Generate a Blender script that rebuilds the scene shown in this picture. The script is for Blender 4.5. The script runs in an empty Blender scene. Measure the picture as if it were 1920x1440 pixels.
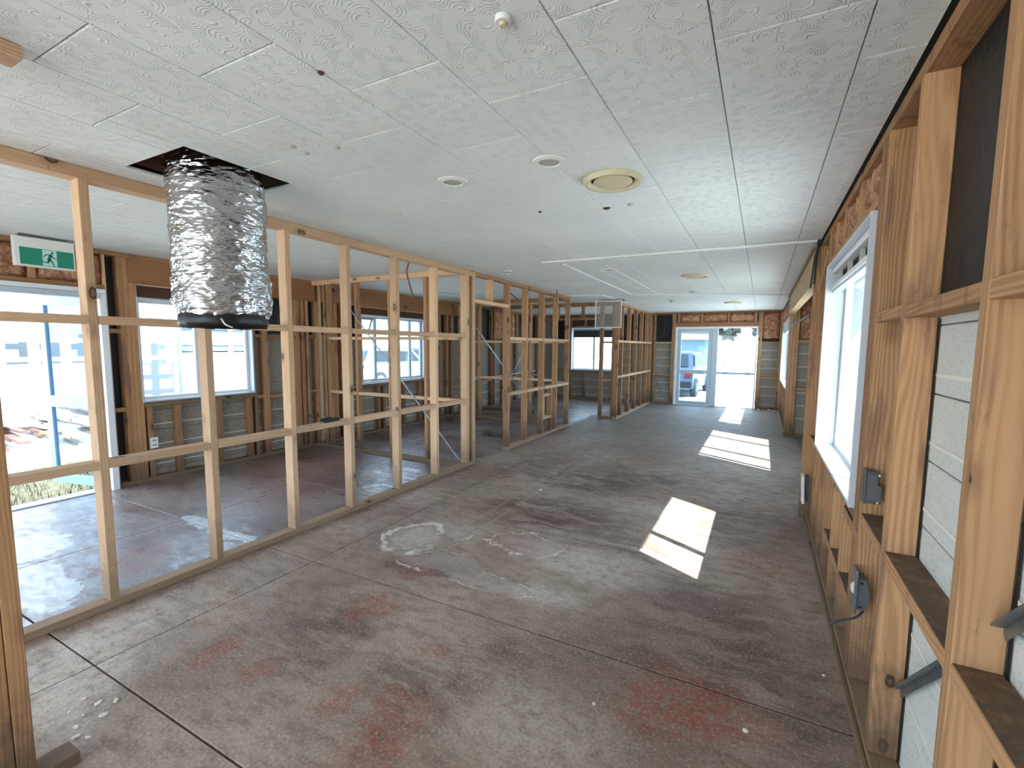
import bpy, bmesh, math, random
from mathutils import Vector, Matrix, noise as mn
random.seed(7)
S = bpy.context.scene
COL = S.collection
H = 2.418

# ------------------------------------------------------------------ camera
def setup_camera():
    f, yaw, pitch, roll, cx, cy = 874.26, .4838057, .0961058, .0084181, 966.88, 733.76
    cyw, syw, cp, sp = math.cos(yaw), math.sin(yaw), math.cos(pitch), math.sin(pitch)
    fw = Vector((-syw*cp, cyw*cp, -sp)); r0 = Vector((cyw, syw, 0)); u0 = r0.cross(fw)
    r = r0*math.cos(roll) + u0*math.sin(roll); u = -r0*math.sin(roll) + u0*math.cos(roll)
    cam = bpy.data.cameras.new('camera'); ob = bpy.data.objects.new('camera', cam); COL.objects.link(ob)
    m = Matrix((r, u, -fw)).transposed().to_4x4(); m.translation = (0, 0, 1.5)
    ob.matrix_world = m
    cam.sensor_width = 36; cam.lens = f/1920*36
    cam.shift_x = (960-cx)/1920; cam.shift_y = (cy-720)/1920
    cam.clip_start = .05; cam.clip_end = 400
    S.camera = ob
setup_camera()

# ------------------------------------------------------------------ sky, sun, exposure
EXPOSURE = 2.25
SKY_STRENGTH = 1.85
SUN_STRENGTH = 6.5
w = bpy.data.worlds.new('world'); S.world = w; w.use_nodes = True
bgn = w.node_tree.nodes['Background']
bgn.inputs[0].default_value = (.62, .81, 1.0, 1); bgn.inputs[1].default_value = SKY_STRENGTH
sun = bpy.data.lights.new('sun', 'SUN'); sun.energy = SUN_STRENGTH; sun.angle = .009; sun.color = (1, .985, .95)
so = bpy.data.objects.new('sun', sun); COL.objects.link(so)
so.rotation_euler = Vector((-.877, .51, -1)).to_track_quat('-Z', 'Y').to_euler(); so.location = (8, -6, 12)
S.view_settings.view_transform = 'Standard'; S.view_settings.look = 'None'
S.view_settings.gamma = 1; S.view_settings.use_curve_mapping = False
S.view_settings.exposure = EXPOSURE
S.cycles.diffuse_bounces = 5; S.cycles.max_bounces = 14; S.cycles.transparent_max_bounces = 16
S.cycles.sample_clamp_indirect = 8
S.cycles.use_denoising = True
def portal(x, y, z, sx, sy, d):
    l = bpy.data.lights.new('portal', 'AREA'); l.shape = 'RECTANGLE'; l.size = sx; l.size_y = sy
    l.cycles.is_portal = True
    o = bpy.data.objects.new('portal', l); COL.objects.link(o); o.location = (x, y, z)
    o.rotation_euler = Vector(d).to_track_quat('-Z', 'Z').to_euler()
portal(.56, 3.4, 1.45, 1.6, 1.3, (-1, 0, 0)); portal(1.03, 7.1, 1.45, 2.3, 1.3, (-1, 0, 0)); portal(.56, 11, 1.45, 2.8, 1.3, (-1, 0, 0))
portal(-5.95, 1.3, 1.0, 1.9, 2.1, (1, 0, 0)); portal(-5.95, 3.15, 1.45, 1.3, 1.2, (1, 0, 0)); portal(-5.95, 6.45, 1.45, 1.7, 1.2, (1, 0, 0))
portal(-1.08, 12.98, 1.0, 2.0, 2.1, (0, -1, 0)); portal(-4.28, 12.98, 1.4, 1.4, 1.2, (0, -1, 0))
portal(-2.6, -3.05, 1.1, 5.2, 2.2, (0, 1, 0)); portal(-5.95, -1.3, 1.4, 2.0, 1.4, (1, 0, 0))

# ------------------------------------------------------------------ material kit
class NT:
    def __init__(s, name):
        s.m = bpy.data.materials.new(name); s.m.use_nodes = True
        s.t = s.m.node_tree; s.b = s.t.nodes['Principled BSDF']; s.out = s.t.nodes['Material Output']
    def n(s, typ, **kw):
        nd = s.t.nodes.new(typ)
        for k, v in kw.items(): setattr(nd, k, v)
        return nd
    def put(s, sock, v):
        if hasattr(v, 'is_linked') or hasattr(v, 'links'): s.t.links.new(v, sock)
        else: sock.default_value = v
    def math(s, op, a, b=0.0, c=None, clamp=False):
        nd = s.n('ShaderNodeMath', operation=op, use_clamp=clamp)
        s.put(nd.inputs[0], a); s.put(nd.inputs[1], b)
        if c is not None: s.put(nd.inputs[2], c)
        return nd.outputs[0]
    def vmul(s, v, k):
        nd = s.n('ShaderNodeVectorMath', operation='MULTIPLY'); s.put(nd.inputs[0], v); s.put(nd.inputs[1], k); return nd.outputs[0]
    def vadd(s, v, k):
        nd = s.n('ShaderNodeVectorMath', operation='ADD'); s.put(nd.inputs[0], v); s.put(nd.inputs[1], k); return nd.outputs[0]
    def noise(s, v, scale=1.0, detail=3.0, rough=.55, dist=0.0):
        nd = s.n('ShaderNodeTexNoise'); s.put(nd.inputs['Vector'], v); s.put(nd.inputs['Scale'], scale)
        nd.inputs['Detail'].default_value = detail; nd.inputs['Roughness'].default_value = rough; nd.inputs['Distortion'].default_value = dist
        return nd.outputs[0], nd.outputs[1]
    def ramp(s, v, a, b, lo=0.0, hi=1.0):
        nd = s.n('ShaderNodeMapRange', interpolation_type='SMOOTHSTEP'); s.put(nd.inputs[0], v)
        for i, x in enumerate((a, b, lo, hi)): nd.inputs[i+1].default_value = x
        return nd.outputs[0]
    def mix(s, fac, a, b, mode='MIX'):
        nd = s.n('ShaderNodeMix', data_type='RGBA', blend_type=mode)
        s.put(nd.inputs[0], fac)
        for i, v in ((6, a), (7, b)):
            s.put(nd.inputs[i], (*v, 1) if isinstance(v, tuple) and len(v) == 3 else v)
        return nd.outputs[2]
    def bump(s, h, strength=.3, dist=.01):
        nd = s.n('ShaderNodeBump'); nd.inputs['Strength'].default_value = strength; nd.inputs['Distance'].default_value = dist
        s.put(nd.inputs['Height'], h); s.t.links.new(nd.outputs[0], s.b.inputs['Normal'])
    def pos(s): return s.n('ShaderNodeNewGeometry').outputs['Position']
    def objc(s): return s.n('ShaderNodeTexCoord').outputs['Object']
    def fin(s, col=None, rough=None, metal=None, spec=None):
        for k, v in (('Base Color', col), ('Roughness', rough), ('Metallic', metal), ('Specular IOR Level', spec)):
            if v is not None: s.put(s.b.inputs[k], (*v, 1) if isinstance(v, tuple) and len(v) == 3 else v)
        return s.m
def srgb(r, g, b):
    return tuple(((c/255+.055)/1.055)**2.4 if c > 10 else c/255/12.92 for c in (r, g, b))

def wood(name, lt, dk, rough=.75, var=.18, dirt=0.0, dust=0.0, ringamt=.6, purple=False):
    k = NT(name)
    rnd = k.n('ShaderNodeObjectInfo').outputs['Random']
    off = k.n('ShaderNodeCombineXYZ')
    for i, q in enumerate((37.0, 91.0, 53.0)): k.put(off.inputs[i], k.math('MULTIPLY', rnd, q))
    v = k.vadd(k.objc(), off.outputs[0])
    a, _ = k.noise(k.vmul(v, (.75, 6.0, 6.0)), 1.0, 2.0, .45)
    sv = k.n('ShaderNodeSeparateXYZ'); k.put(sv.inputs[0], v)
    tt = k.math('ADD', k.math('ADD', sv.outputs[1], k.math('MULTIPLY', sv.outputs[2], .8)), k.math('MULTIPLY', a, .13))
    ring = k.math('SINE', k.math('MULTIPLY', tt, 470.0))
    ring = k.ramp(ring, -1.0, 1.0)
    lowf, _ = k.noise(k.vmul(v, (.4, 14.0, 14.0)), 1.0, 1.0, .4)
    ring = k.math('MULTIPLY', ring, k.ramp(lowf, .25, .6, .35, 1.0))
    fib, _ = k.noise(k.vmul(v, (4.0, 170.0, 170.0)), 1.0, 3.0, .6)
    big, _ = k.noise(k.vmul(v, (1.3, 5.0, 5.0)), 1.0, 3.0, .6)
    g = k.math('ADD', k.math('MULTIPLY', ring, ringamt), k.math('MULTIPLY', k.math('SUBTRACT', fib, .5), .9))
    g = k.math('ADD', g, k.math('MULTIPLY', k.math('SUBTRACT', big, .5), .7), clamp=True)
    c = k.mix(g, lt, dk)
    vo = k.n('ShaderNodeTexVoronoi'); vo.inputs['Scale'].default_value = 1.0; vo.inputs['Randomness'].default_value = .9
    wv, wc = k.noise(k.vmul(v, (14., 22., 22.)), 1.0, 2.0)
    k.put(vo.inputs['Vector'], k.vadd(k.vmul(v, (5.0, 9.0, 9.0)), k.vmul(wc, (.14, .14, .14))))
    vs_ = k.n('ShaderNodeSeparateColor'); k.put(vs_.inputs[0], vo.outputs['Color'])
    pick = k.ramp(vs_.outputs[0], .70, .71)
    d_ = vo.outputs['Distance']
    kn = k.math('MULTIPLY', k.ramp(d_, .15, .12), pick); kr = k.math('MULTIPLY', k.math('MULTIPLY', k.ramp(d_, .17, .15), k.ramp(d_, .09, .12)), pick)
    kd = k.math('MULTIPLY', k.ramp(d_, .42, .14, 0, .5), pick)
    c = k.mix(kd, c, tuple(x*.62 for x in dk))
    c = k.mix(k.math('MULTIPLY', kn, .7), c, tuple(x*.40 for x in dk))
    c = k.mix(k.math('MULTIPLY', kr, .9), c, tuple(x*.12 for x in dk))
    if dust:
        gn = k.n('ShaderNodeNewGeometry'); sn_ = k.n('ShaderNodeSeparateXYZ'); k.put(sn_.inputs[0], gn.outputs['Normal'])
        du, _ = k.noise(k.pos(), 22.0, 4.0, .7)
        c = k.mix(k.math('MULTIPLY', k.ramp(sn_.outputs[2], .6, .9), k.ramp(du, .2, .6, dust*.7, dust)), c, srgb(82, 66, 52))
    if dirt:
        z = k.n('ShaderNodeSeparateXYZ'); k.put(z.inputs[0], k.pos())
        dn, _ = k.noise(k.pos(), 16.0, 4.0, .7)
        dm = k.math('MULTIPLY', k.ramp(k.math('ADD', z.outputs[2], k.math('MULTIPLY', dn, -.5)), .25, -.22), dirt)
        c = k.mix(dm, c, srgb(74, 58, 46))
        dn2, _ = k.noise(k.vmul(k.pos(), (30., 30., 9.)), 1.0, 4.0, .65)
        c = k.mix(k.math('MULTIPLY', k.ramp(dn2, .60, .72), .5*dirt), c, srgb(80, 55, 38))
    if purple:
        pn, _ = k.noise(k.vmul(k.pos(), (14., 14., 2.2)), 1.0, 2.0, .5)
        c = k.mix(k.math('MULTIPLY', k.ramp(pn, .58, .70), .45), c, srgb(92, 62, 62))
    br = k.math('ADD', k.math('MULTIPLY', k.math('FRACT', k.math('MULTIPLY', rnd, 17.3)), var*2), 1-var)
    hs = k.n('ShaderNodeHueSaturation'); k.put(hs.inputs['Value'], br); k.put(hs.inputs['Color'], c)
    k.bump(k.math('ADD', fib, k.math('MULTIPLY', ring, .5)), .25, .002)
    return k.fin(hs.outputs[0], rough)

def flat(name, col, rough=.5, metal=0.0, var=0.0, scale=8.0, bump=0.0):
    k = NT(name)
    if var:
        n_, _ = k.noise(k.pos(), scale, 4.0, .6)
        c = k.mix(k.ramp(n_, .3, .75), tuple(x*(1-var) for x in col), tuple(min(1, x*(1+var*.5)) for x in col))
        if bump: k.bump(n_, bump, .01)
    else: c = col
    return k.fin(c, rough, metal)

M = {}
M['pine_pale'] = wood('pine_pale', srgb(220, 182, 144), srgb(184, 138, 102), ringamt=.55, dirt=.5)
M['pine_warm'] = wood('pine_warm', srgb(188, 142, 100), srgb(142, 98, 60), dirt=.75, dust=.95, purple=True)
M['pine_dark'] = wood('pine_dark', srgb(164, 120, 82), srgb(112, 74, 46), dirt=.6)
M['pine_old'] = wood('pine_old', srgb(128, 104, 80), srgb(84, 64, 46), ringamt=.4)
M['pine_lintel'] = wood('pine_lintel', srgb(170, 118, 78), srgb(122, 80, 50), var=.08)
M['pine_brown'] = wood('pine_brown', srgb(96, 62, 44), srgb(58, 36, 26), var=.1)
M['ply'] = wood('ply', srgb(206, 178, 136), srgb(160, 126, 84), ringamt=.5)

def m_tile():
    k = NT('ceiling_swirl'); p = k.pos()
    n0, c0 = k.noise(p, 5.0, 2.0)
    q = k.vadd(p, k.vmul(c0, (.05, .05, .0)))
    vo = k.n('ShaderNodeTexVoronoi'); vo.inputs['Scale'].default_value = 16.0; k.put(vo.inputs['Vector'], q)
    arc = k.math('SINE', k.math('MULTIPLY', vo.outputs['Distance'], 46.0))
    dv = k.n('ShaderNodeVectorMath', operation='SUBTRACT'); k.put(dv.inputs[0], q); k.put(dv.inputs[1], vo.outputs['Position'])
    dn_ = k.n('ShaderNodeVectorMath', operation='NORMALIZE'); k.put(dn_.inputs[0], dv.outputs[0])
    cs = k.n('ShaderNodeSeparateColor'); k.put(cs.inputs[0], vo.outputs['Color'])
    an = k.math('MULTIPLY', cs.outputs[0], 6.283); dr = k.n('ShaderNodeCombineXYZ'); k.put(dr.inputs[0], k.math('COSINE', an)); k.put(dr.inputs[1], k.math('SINE', an))
    dt = k.n('ShaderNodeVectorMath', operation='DOT_PRODUCT'); k.put(dt.inputs[0], dn_.outputs[0]); k.put(dt.inputs[1], dr.outputs[0])
    fan = k.ramp(dt.outputs['Value'], -.25, .35)
    n1, _ = k.noise(p, 12.0, 2.0)
    arc = k.math('MULTIPLY', k.math('MULTIPLY', k.ramp(arc, .0, 1.0), k.ramp(n1, .28, .46)), fan)
    n2, _ = k.noise(p, 140.0, 3.0)
    k.bump(k.math('ADD', arc, k.math('MULTIPLY', n2, .12)), .75, .0035)
    n3, _ = k.noise(p, 1.1, 4.0)
    c = k.mix(k.ramp(n3, .3, .75), srgb(226, 229, 227), srgb(236, 239, 237))
    return k.fin(c, .72)
M['tile'] = m_tile()

def m_floor():
    k = NT('stained_concrete'); p = k.pos()
    w1, wc = k.noise(p, 2.2, 4.0, .6)
    q = k.vadd(p, k.vmul(k.vadd(wc, (-.5, -.5, -.5)), (.42, .42, 0)))
    w2, wc2 = k.noise(p, 16.0, 4.0, .65)
    q2 = k.vadd(q, k.vmul(k.vadd(wc2, (-.5, -.5, -.5)), (.12, .12, 0)))
    def dist(v, c, sx=1.0, sy=1.0):
        d = k.n('ShaderNodeVectorMath', operation='LENGTH')
        k.put(d.inputs[0], k.vmul(k.vadd(v, (-c[0], -c[1], 0)), (1/sx, 1/sy, 0)))
        return d.outputs['Value']
    big, _ = k.noise(k.vadd(p, (3.1, 1.7, 0)), .9, 5.0, .6)
    fine, _ = k.noise(p, 70.0, 5.0, .7)
    med, _ = k.noise(k.vmul(p, (1.0, 2.0, 1.0)), 7.0, 5.0, .65)
    c = k.mix(k.ramp(big, .32, .68), srgb(132, 109, 95), srgb(171, 151, 136))
    c = k.mix(k.math('MULTIPLY', k.ramp(med, .42, .70), .6), c, srgb(112, 90, 78))
    # greyer far end, purple brown side room
    sx = k.n('ShaderNodeSeparateXYZ'); k.put(sx.inputs[0], q)
    far = k.ramp(sx.outputs[1], 5.0, 9.0)
    c = k.mix(k.math('MULTIPLY', far, .7), c, srgb(112, 104, 95))
    side = k.ramp(sx.outputs[0], -3.1, -3.35)
    sn, _ = k.noise(k.vadd(p, (9, 4, 0)), 1.4, 5.0, .6)
    sc = k.mix(k.ramp(sn, .35, .65), srgb(88, 64, 63), srgb(136, 127, 126))
    c = k.mix(k.math('MULTIPLY', side, .85), c, sc)
    # dark brown glue patches (streaky)
    st, _ = k.noise(k.vmul(q, (2.0, 7.5, 1.0)), 1.0, 5.0, .7)
    stm = k.ramp(st, .40, .57)
    for (x, y, a, b, s_) in ((-1.65, 3.75, .8, .5, .85), (-1.7, 4.85, .75, .5, .8), (-1.2, 5.3, .9, .45, .6), (-2.55, 4.9, .4, .5, .5), (-1.1, 1.8, .35, .25, .5),
                             (-.33, 2.2, .5, .22, .5), (-1.9, 2.35, .4, .25, .7), (-1.9, 1.5, .35, .4, .4), (-.2, 2.75, .5, .5, .55), (.1, 2.2, .35, .5, .5), (-1.3, 1.5, .3, .3, .5), (-2.0, 1.75, .35, .25, .5), (-.8, 3.4, .5, .3, .5), (-.1, 4.3, .5, .8, .45), (-2.4, 5.6, .5, .6, .4)):
        c = k.mix(k.math('MULTIPLY', k.math('MULTIPLY', k.ramp(dist(q2, (x, y), a, b), 1.15, .35), stm), min(1.0, s_*1.15)), c, srgb(88, 64, 53))
    # red paint
    rn, _ = k.noise(p, 26.0, 4.0, .7)
    rm = k.ramp(rn, .38, .56)
    for (x, y, r, s_) in ((-1.92, 1.92, .17, .75), (-1.97, 1.27, .13, .7), (-2.29, 1.28, .12, .8), (-1.53, 1.27, .10, .6), (-.26, 1.95, .30, .8), (-.07, 1.97, .25, .5), (.1, 3.6, .32, .5), (-1.25, 1.35, .2, .5), (-1.2, 1.2, .14, .55),
                          (-1.95, 2.33, .14, .7), (-1.6, 3.0, .28, .4), (-3.8, 1.5, .35, .5), (-5.0, 3.8, .9, .45), (-1.35, 1.75, .1, .5), (-4.2, 3.0, .7, .35)):
        c = k.mix(k.math('MULTIPLY', k.math('MULTIPLY', k.ramp(dist(q2, (x, y), r, r), 1.0, .45), rm), s_), c, srgb(146, 82, 66))
    # pale grey cement haze
    for (x, y, a, b, s_) in ((-1.0, 2.95, .6, .35, .6), (-.7, 1.6, .5, .35, .45), (-2.75, .85, .5, .4, .8), (-2.95, 1.1, .25, .4, .6), (-1.1, 2.45, .3, .2, .6), (-2.3, 2.75, .25, .3, .6), (-.75, 4.3, .5, .3, .4), (-2.4, .75, .3, .2, .5)):
        c = k.mix(k.math('MULTIPLY', k.math('MULTIPLY', k.ramp(dist(q, (x, y), a, b), 1.0, .2), k.ramp(w2, .25, .6)), s_), c, srgb(200, 190, 178))
    # white efflorescence rings and trail
    for (x, y, a, b, wd) in ((-2.33, 2.76, .22, .27, .16), (-1.9, 2.5, .36, .16, .055), (-1.45, 2.42, .34, .14, .05), (-2.1, 3.05, .2, .15, .06), (-1.5, 3.05, .3, .2, .05)):
        d = dist(q2, (x, y), a, b)
        band = k.ramp(k.math('ABSOLUTE', k.math('SUBTRACT', d, .95)), wd, wd*.25)
        c = k.mix(k.math('MULTIPLY', k.math('MULTIPLY', band, k.ramp(w1, .47, .56)), .75), c, srgb(226, 220, 212))
        inn = k.ramp(d, 1.0, .5, 0, .22)
        c = k.mix(inn, c, srgb(198, 192, 186))
    # spilt white levelling compound in the side room, crisp edges
    wm = None
    for (x, y, a, b) in ((-4.0, 1.05, .55, .16), (-3.72, 1.12, .22, .10), (-4.15, 2.12, .25, .10), (-3.62, 2.12, .26, .07), (-3.7, 4.3, .14, .05), (-3.95, 4.05, .12, .03), (-3.6, 3.6, .05, .1), (-4.7, 1.3, .3, .2)):
        e = k.ramp(dist(q2, (x, y), a, b), 1.04, .96)
        wm = e if wm is None else k.math('MAXIMUM', wm, e)
    c = k.mix(k.math('MULTIPLY', wm, .8), c, srgb(186, 188, 192))
    # pale line pairs where old walls stood
    for X in (-2.12, -1.98):
        l = k.ramp(k.math('ABSOLUTE', k.math('SUBTRACT', sx.outputs[0], X)), .018, .006)
        sp = k.n('ShaderNodeSeparateXYZ'); k.put(sp.inputs[0], p)
        l = k.ramp(k.math('ABSOLUTE', k.math('SUBTRACT', sp.outputs[0], X)), .014, .005)
        l = k.math('MULTIPLY', l, k.math('MULTIPLY', k.ramp(sp.outputs[1], 2.4, 2.9), k.ramp(sp.outputs[1], 6.0, 5.2)))
        c = k.mix(k.math('MULTIPLY', l, k.ramp(med, .35, .55, 0, .6)), c, srgb(170, 155, 140))
    # trowel grain
    c = k.mix(k.math('MULTIPLY', k.ramp(fine, .5, .72), .42), c, srgb(216, 203, 192))
    c = k.mix(k.math('MULTIPLY', k.ramp(fine, .48, .30), .65), c, srgb(92, 74, 66))
    k.bump(k.math('ADD', fine, k.math('MULTIPLY', med, .6)), .35, .0025)
    rg = k.ramp(med, .3, .7, .50, .78)
    rg = k.math('SUBTRACT', rg, k.math('MULTIPLY', side, .28))
    return k.fin(c, rg, spec=.4)
M['floor'] = m_floor()

def m_batt():
    k = NT('pink_insulation'); p = k.pos()
    a, _ = k.noise(p, 14.0, 5.0, .7, .6); b, _ = k.noise(p, 55.0, 4.0, .7)
    c = k.mix(k.ramp(a, .35, .68), srgb(150, 96, 72), srgb(226, 174, 136))
    c = k.mix(k.math('MULTIPLY', k.ramp(b, .5, .7), .3), c, srgb(232, 190, 150))
    k.bump(k.math('ADD', a, k.math('MULTIPLY', b, .4)), .9, .03)
    return k.fin(c, .95)
M['batt'] = m_batt()
def m_board():
    k = NT('grey_weatherboard'); p = k.pos()
    a, _ = k.noise(p, 110.0, 3.0, .7); b, _ = k.noise(k.vmul(p, (3., 3., 9.)), 1.0, 4.0, .6)
    c = k.mix(k.ramp(a, .52, .70), srgb(216, 216, 209), srgb(178, 178, 170))
    c = k.mix(k.math('MULTIPLY', k.ramp(b, .4, .7), .4), c, srgb(205, 200, 190))
    k.bump(a, .2, .002)
    return k.fin(c, .85)
M['board'] = m_board()
M['board_old'] = flat('old_grey_weatherboard', srgb(158, 149, 135), .85, var=.22, scale=30, bump=.2)
M['board_lip'] = flat('pale_board_edge', srgb(232, 226, 214), .8)
def m_paper():
    k = NT('black_paper'); p = k.pos()
    a, _ = k.noise(k.vmul(p, (2., 9., 5.)), 2.0, 4.0, .6, .8)
    c = k.mix(k.ramp(a, .5, .75), srgb(18, 16, 15), srgb(36, 33, 31))
    k.bump(a, .5, .02)
    return k.fin(c, .55)
M['paper'] = m_paper()
def m_foil():
    k = NT('crinkled_foil'); v = k.objc()
    a, ac = k.noise(k.vmul(v, (5., 5., 32.)), 1.0, 2.0, .5, .8)
    vo = k.n('ShaderNodeTexVoronoi', feature='DISTANCE_TO_EDGE'); vo.inputs['Scale'].default_value = 1.0
    k.put(vo.inputs['Vector'], k.vadd(k.vmul(v, (7., 7., 40.)), k.vmul(ac, (1.2, 1.2, 1.2))))
    b1, _ = k.noise(k.vadd(k.vmul(v, (3.5, 3.5, 22.)), (3., 1., 7.)), 1.0, 3.0, .6, .5)
    rid = k.math('SUBTRACT', 1.0, k.math('ABSOLUTE', k.math('SUBTRACT', k.math('MULTIPLY', a, 2.0), 1.0)))
    rid2 = k.math('SUBTRACT', 1.0, k.math('ABSOLUTE', k.math('SUBTRACT', k.math('MULTIPLY', b1, 2.0), 1.0)))
    hgt = k.math('ADD', k.math('ADD', k.math('POWER', rid, 4.0), k.math('MULTIPLY', k.math('POWER', rid2, 5.0), 1.6)), k.math('MULTIPLY', k.ramp(vo.outputs[0], 0, .10), .35))
    k.bump(hgt, .16, .012)
    return k.fin(srgb(196, 196, 198), .16, 1.0)
M['foil'] = m_foil()
def m_glass(nm, tc):
    k = NT(nm)
    tr = k.n('ShaderNodeBsdfTransparent'); gl = k.n('ShaderNodeBsdfGlossy'); gl.inputs['Roughness'].default_value = 0.0
    lw = k.n('ShaderNodeLayerWeight'); lw.inputs[0].default_value = .5
    fr = k.math('ADD', k.math('MULTIPLY', k.math('POWER', lw.outputs['Facing'], 5.0), .25), .02)
    mx = k.n('ShaderNodeMixShader'); k.put(mx.inputs[0], fr); k.put(mx.inputs[1], tr.outputs[0]); k.put(mx.inputs[2], gl.outputs[0])
    tr.inputs[0].default_value = tc
    k.t.links.new(mx.outputs[0], k.out.inputs[0]); return k.m
M['glass'] = m_glass('clear_glass', (.88, .93, .96, 1)); M['tint'] = m_glass('blue_tinted_glass', (.70, .80, .87, 1))
def m_ground():
    k = NT('outside_ground'); p = k.pos()
    a, _ = k.noise(p, 5.0, 6.0, .7); b, _ = k.noise(p, .5, 3.0)
    c = k.mix(k.ramp(a, .3, .7), srgb(176, 173, 166), srgb(206, 205, 200))
    c = k.mix(k.math('MULTIPLY', k.ramp(b, .5, .65), .35), c, srgb(178, 168, 128))
    return k.fin(c, .9)
M['ground'] = m_ground()
M['white'] = flat('white_paint', srgb(235, 236, 238), .35)
M['liner'] = flat('white_liner', srgb(190, 192, 198), .35)
M['alum'] = flat('grey_aluminium', srgb(186, 196, 206), .4)
M['alum_white'] = flat('white_aluminium', srgb(228, 232, 236), .35)
M['alum_blue'] = flat('pale_blue_aluminium', srgb(142, 176, 202), .4)
M['dark_gap'] = flat('dark_recess', srgb(38, 38, 36), .8)
M['cream'] = flat('cream_plastic', srgb(214, 202, 166), .45, var=.12)
M['plastic'] = flat('white_plastic', srgb(228, 228, 222), .4)
M['black'] = flat('black_plastic', srgb(20, 20, 22), .4)
M['grille_grey'] = flat('grey_mesh', srgb(176, 176, 168), .6)
M['grey_box'] = flat('grey_plastic', srgb(86, 87, 88), .5)
M['steel'] = flat('galvanised_steel', srgb(132, 135, 138), .4, .7, var=.25, scale=40)
M['cable'] = flat('dark_cable', srgb(58, 60, 66), .5)
M['cable_red'] = flat('brown_cable', srgb(122, 84, 76), .5)
M['green'] = flat('exit_green', srgb(18, 134, 108), .5)
M['sign_white'] = flat('sign_white', srgb(190, 224, 212), .5)
M['redwood'] = flat('red_brown_board', srgb(196, 120, 96), .7, var=.2)
M['debris'] = flat('old_timber', srgb(84, 62, 58), .85, var=.3)
M['debris_pale'] = flat('pale_timber', srgb(130, 122, 114), .85, var=.2)
M['orange_paint'] = flat('orange_paint', srgb(186, 142, 112), .7)
M['grass'] = flat('dry_grass', srgb(122, 110, 78), .9, var=.4, scale=12)
M['leaf'] = flat('foliage', srgb(46, 56, 46), .8, var=.4, scale=3)
M['iron'] = flat('corrugated_iron', srgb(92, 86, 74), .5, var=.15)
M['ext_white'] = flat('painted_wall', srgb(158, 160, 160), .6, var=.06)
M['ext_blue'] = flat('pale_blue_wall', srgb(98, 114, 124), .6, var=.06)
M['car_paint'] = flat('blue_grey_car_paint', srgb(66, 78, 92), .25, .3)
M['car_white'] = flat('white_car_paint', srgb(120, 134, 142), .25)
M['dark_glass'] = flat('tinted_glass', srgb(56, 66, 74), .1)
M['red_lamp'] = flat('red_lamp', srgb(130, 22, 22), .3)
M['screen'] = flat('lattice_backing', srgb(112, 118, 122), .8)
M['tyre'] = flat('tyre', srgb(40, 42, 46), .8)
M['blind'] = flat('grey_blind', srgb(70, 68, 72), .8)
M['soil'] = flat('dark_pit', srgb(40, 36, 36), .9)
M['crumb'] = flat('plaster_crumbs', srgb(214, 208, 196), .9)
M['plaster_flake'] = M['crumb']

# ------------------------------------------------------------------ object kit
def tag(o, label=None, cat=None, group=None, kind=None):
    if label: o['label'] = label
    if cat: o['category'] = cat
    if group: o['group'] = group
    if kind: o['kind'] = kind
    return o
def root(name, loc=(0, 0, 0), label=None, cat=None, group=None, kind=None, rotz=0.0):
    o = bpy.data.objects.new(name, None); COL.objects.link(o); o.location = loc; o.rotation_euler = (0, 0, rotz)
    o.empty_display_size = .1
    return tag(o, label, cat, group, kind)
def link(name, me, parent=None, loc=(0, 0, 0)):
    o = bpy.data.objects.new(name, me); COL.objects.link(o)
    if parent: o.parent = parent
    o.location = loc
    return o
def setmat(me, m): me.materials.append(M[m] if isinstance(m, str) else m)
CACHE = {}
def prism_mesh(L, W, T, mat, ch=.0025):
    """length on X, chamfered long edges"""
    key = (round(L, 3), round(W, 3), round(T, 3), mat, ch)
    if key in CACHE: return CACHE[key]
    me = bpy.data.meshes.new('board_mesh')
    c = min(ch, W*.3, T*.3); a, b = W/2, T/2
    sec = [(-a+c, -b), (a-c, -b), (a, -b+c), (a, b-c), (a-c, b), (-a+c, b), (-a, b-c), (-a, -b+c)]
    vs = [(-L/2, y, z) for y, z in sec] + [(L/2, y, z) for y, z in sec]
    fs = [(i, (i+1) % 8, 8+(i+1) % 8, 8+i) for i in range(8)] + [tuple(range(7, -1, -1)), tuple(range(8, 16))]
    me.from_pydata(vs, [], fs); setmat(me, mat); CACHE[key] = me
    return me
Q_AX = {0: (0, 0, 0), 1: (0, 0, math.pi/2), 2: (0, -math.pi/2, 0)}
def bar(parent, name, x, y, z, mat, ch=.0025, label=None, ax=None):
    """a board filling the ranges x, y, z given in world space"""
    d = [abs(x[1]-x[0]), abs(y[1]-y[0]), abs(z[1]-z[0])]
    if ax is None: ax = d.index(max(d))
    dims = {0: (d[0], d[1], d[2]), 1: (d[1], d[0], d[2]), 2: (d[2], d[1], d[0])}[ax]
    c = Vector(((x[0]+x[1])/2, (y[0]+y[1])/2, (z[0]+z[1])/2))
    o = link(name, prism_mesh(*dims, mat, ch), parent, c - (world_loc(parent) if parent else Vector()))
    o.rotation_euler = Q_AX[ax]
    if label: o['label'] = label
    return o
def world_loc(o):
    v = Vector()
    while o: v = v + Vector(o.location); o = o.parent
    return v
def strut(parent, name, a, b, W, T, mat, up=(0, 0, 1), label=None):
    a, b = Vector(a), Vector(b); d = (b-a); L = d.length
    xa = d.normalized(); ya = Vector(up).cross(xa).normalized(); za = xa.cross(ya)
    o = link(name, prism_mesh(L, W, T, mat, .001), parent)
    m = Matrix((xa, ya, za)).transposed()
    o.rotation_euler = m.to_euler(); o.location = (a+b)/2 - (world_loc(parent) if parent else Vector())
    if label: o['label'] = label
    return o
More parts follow.
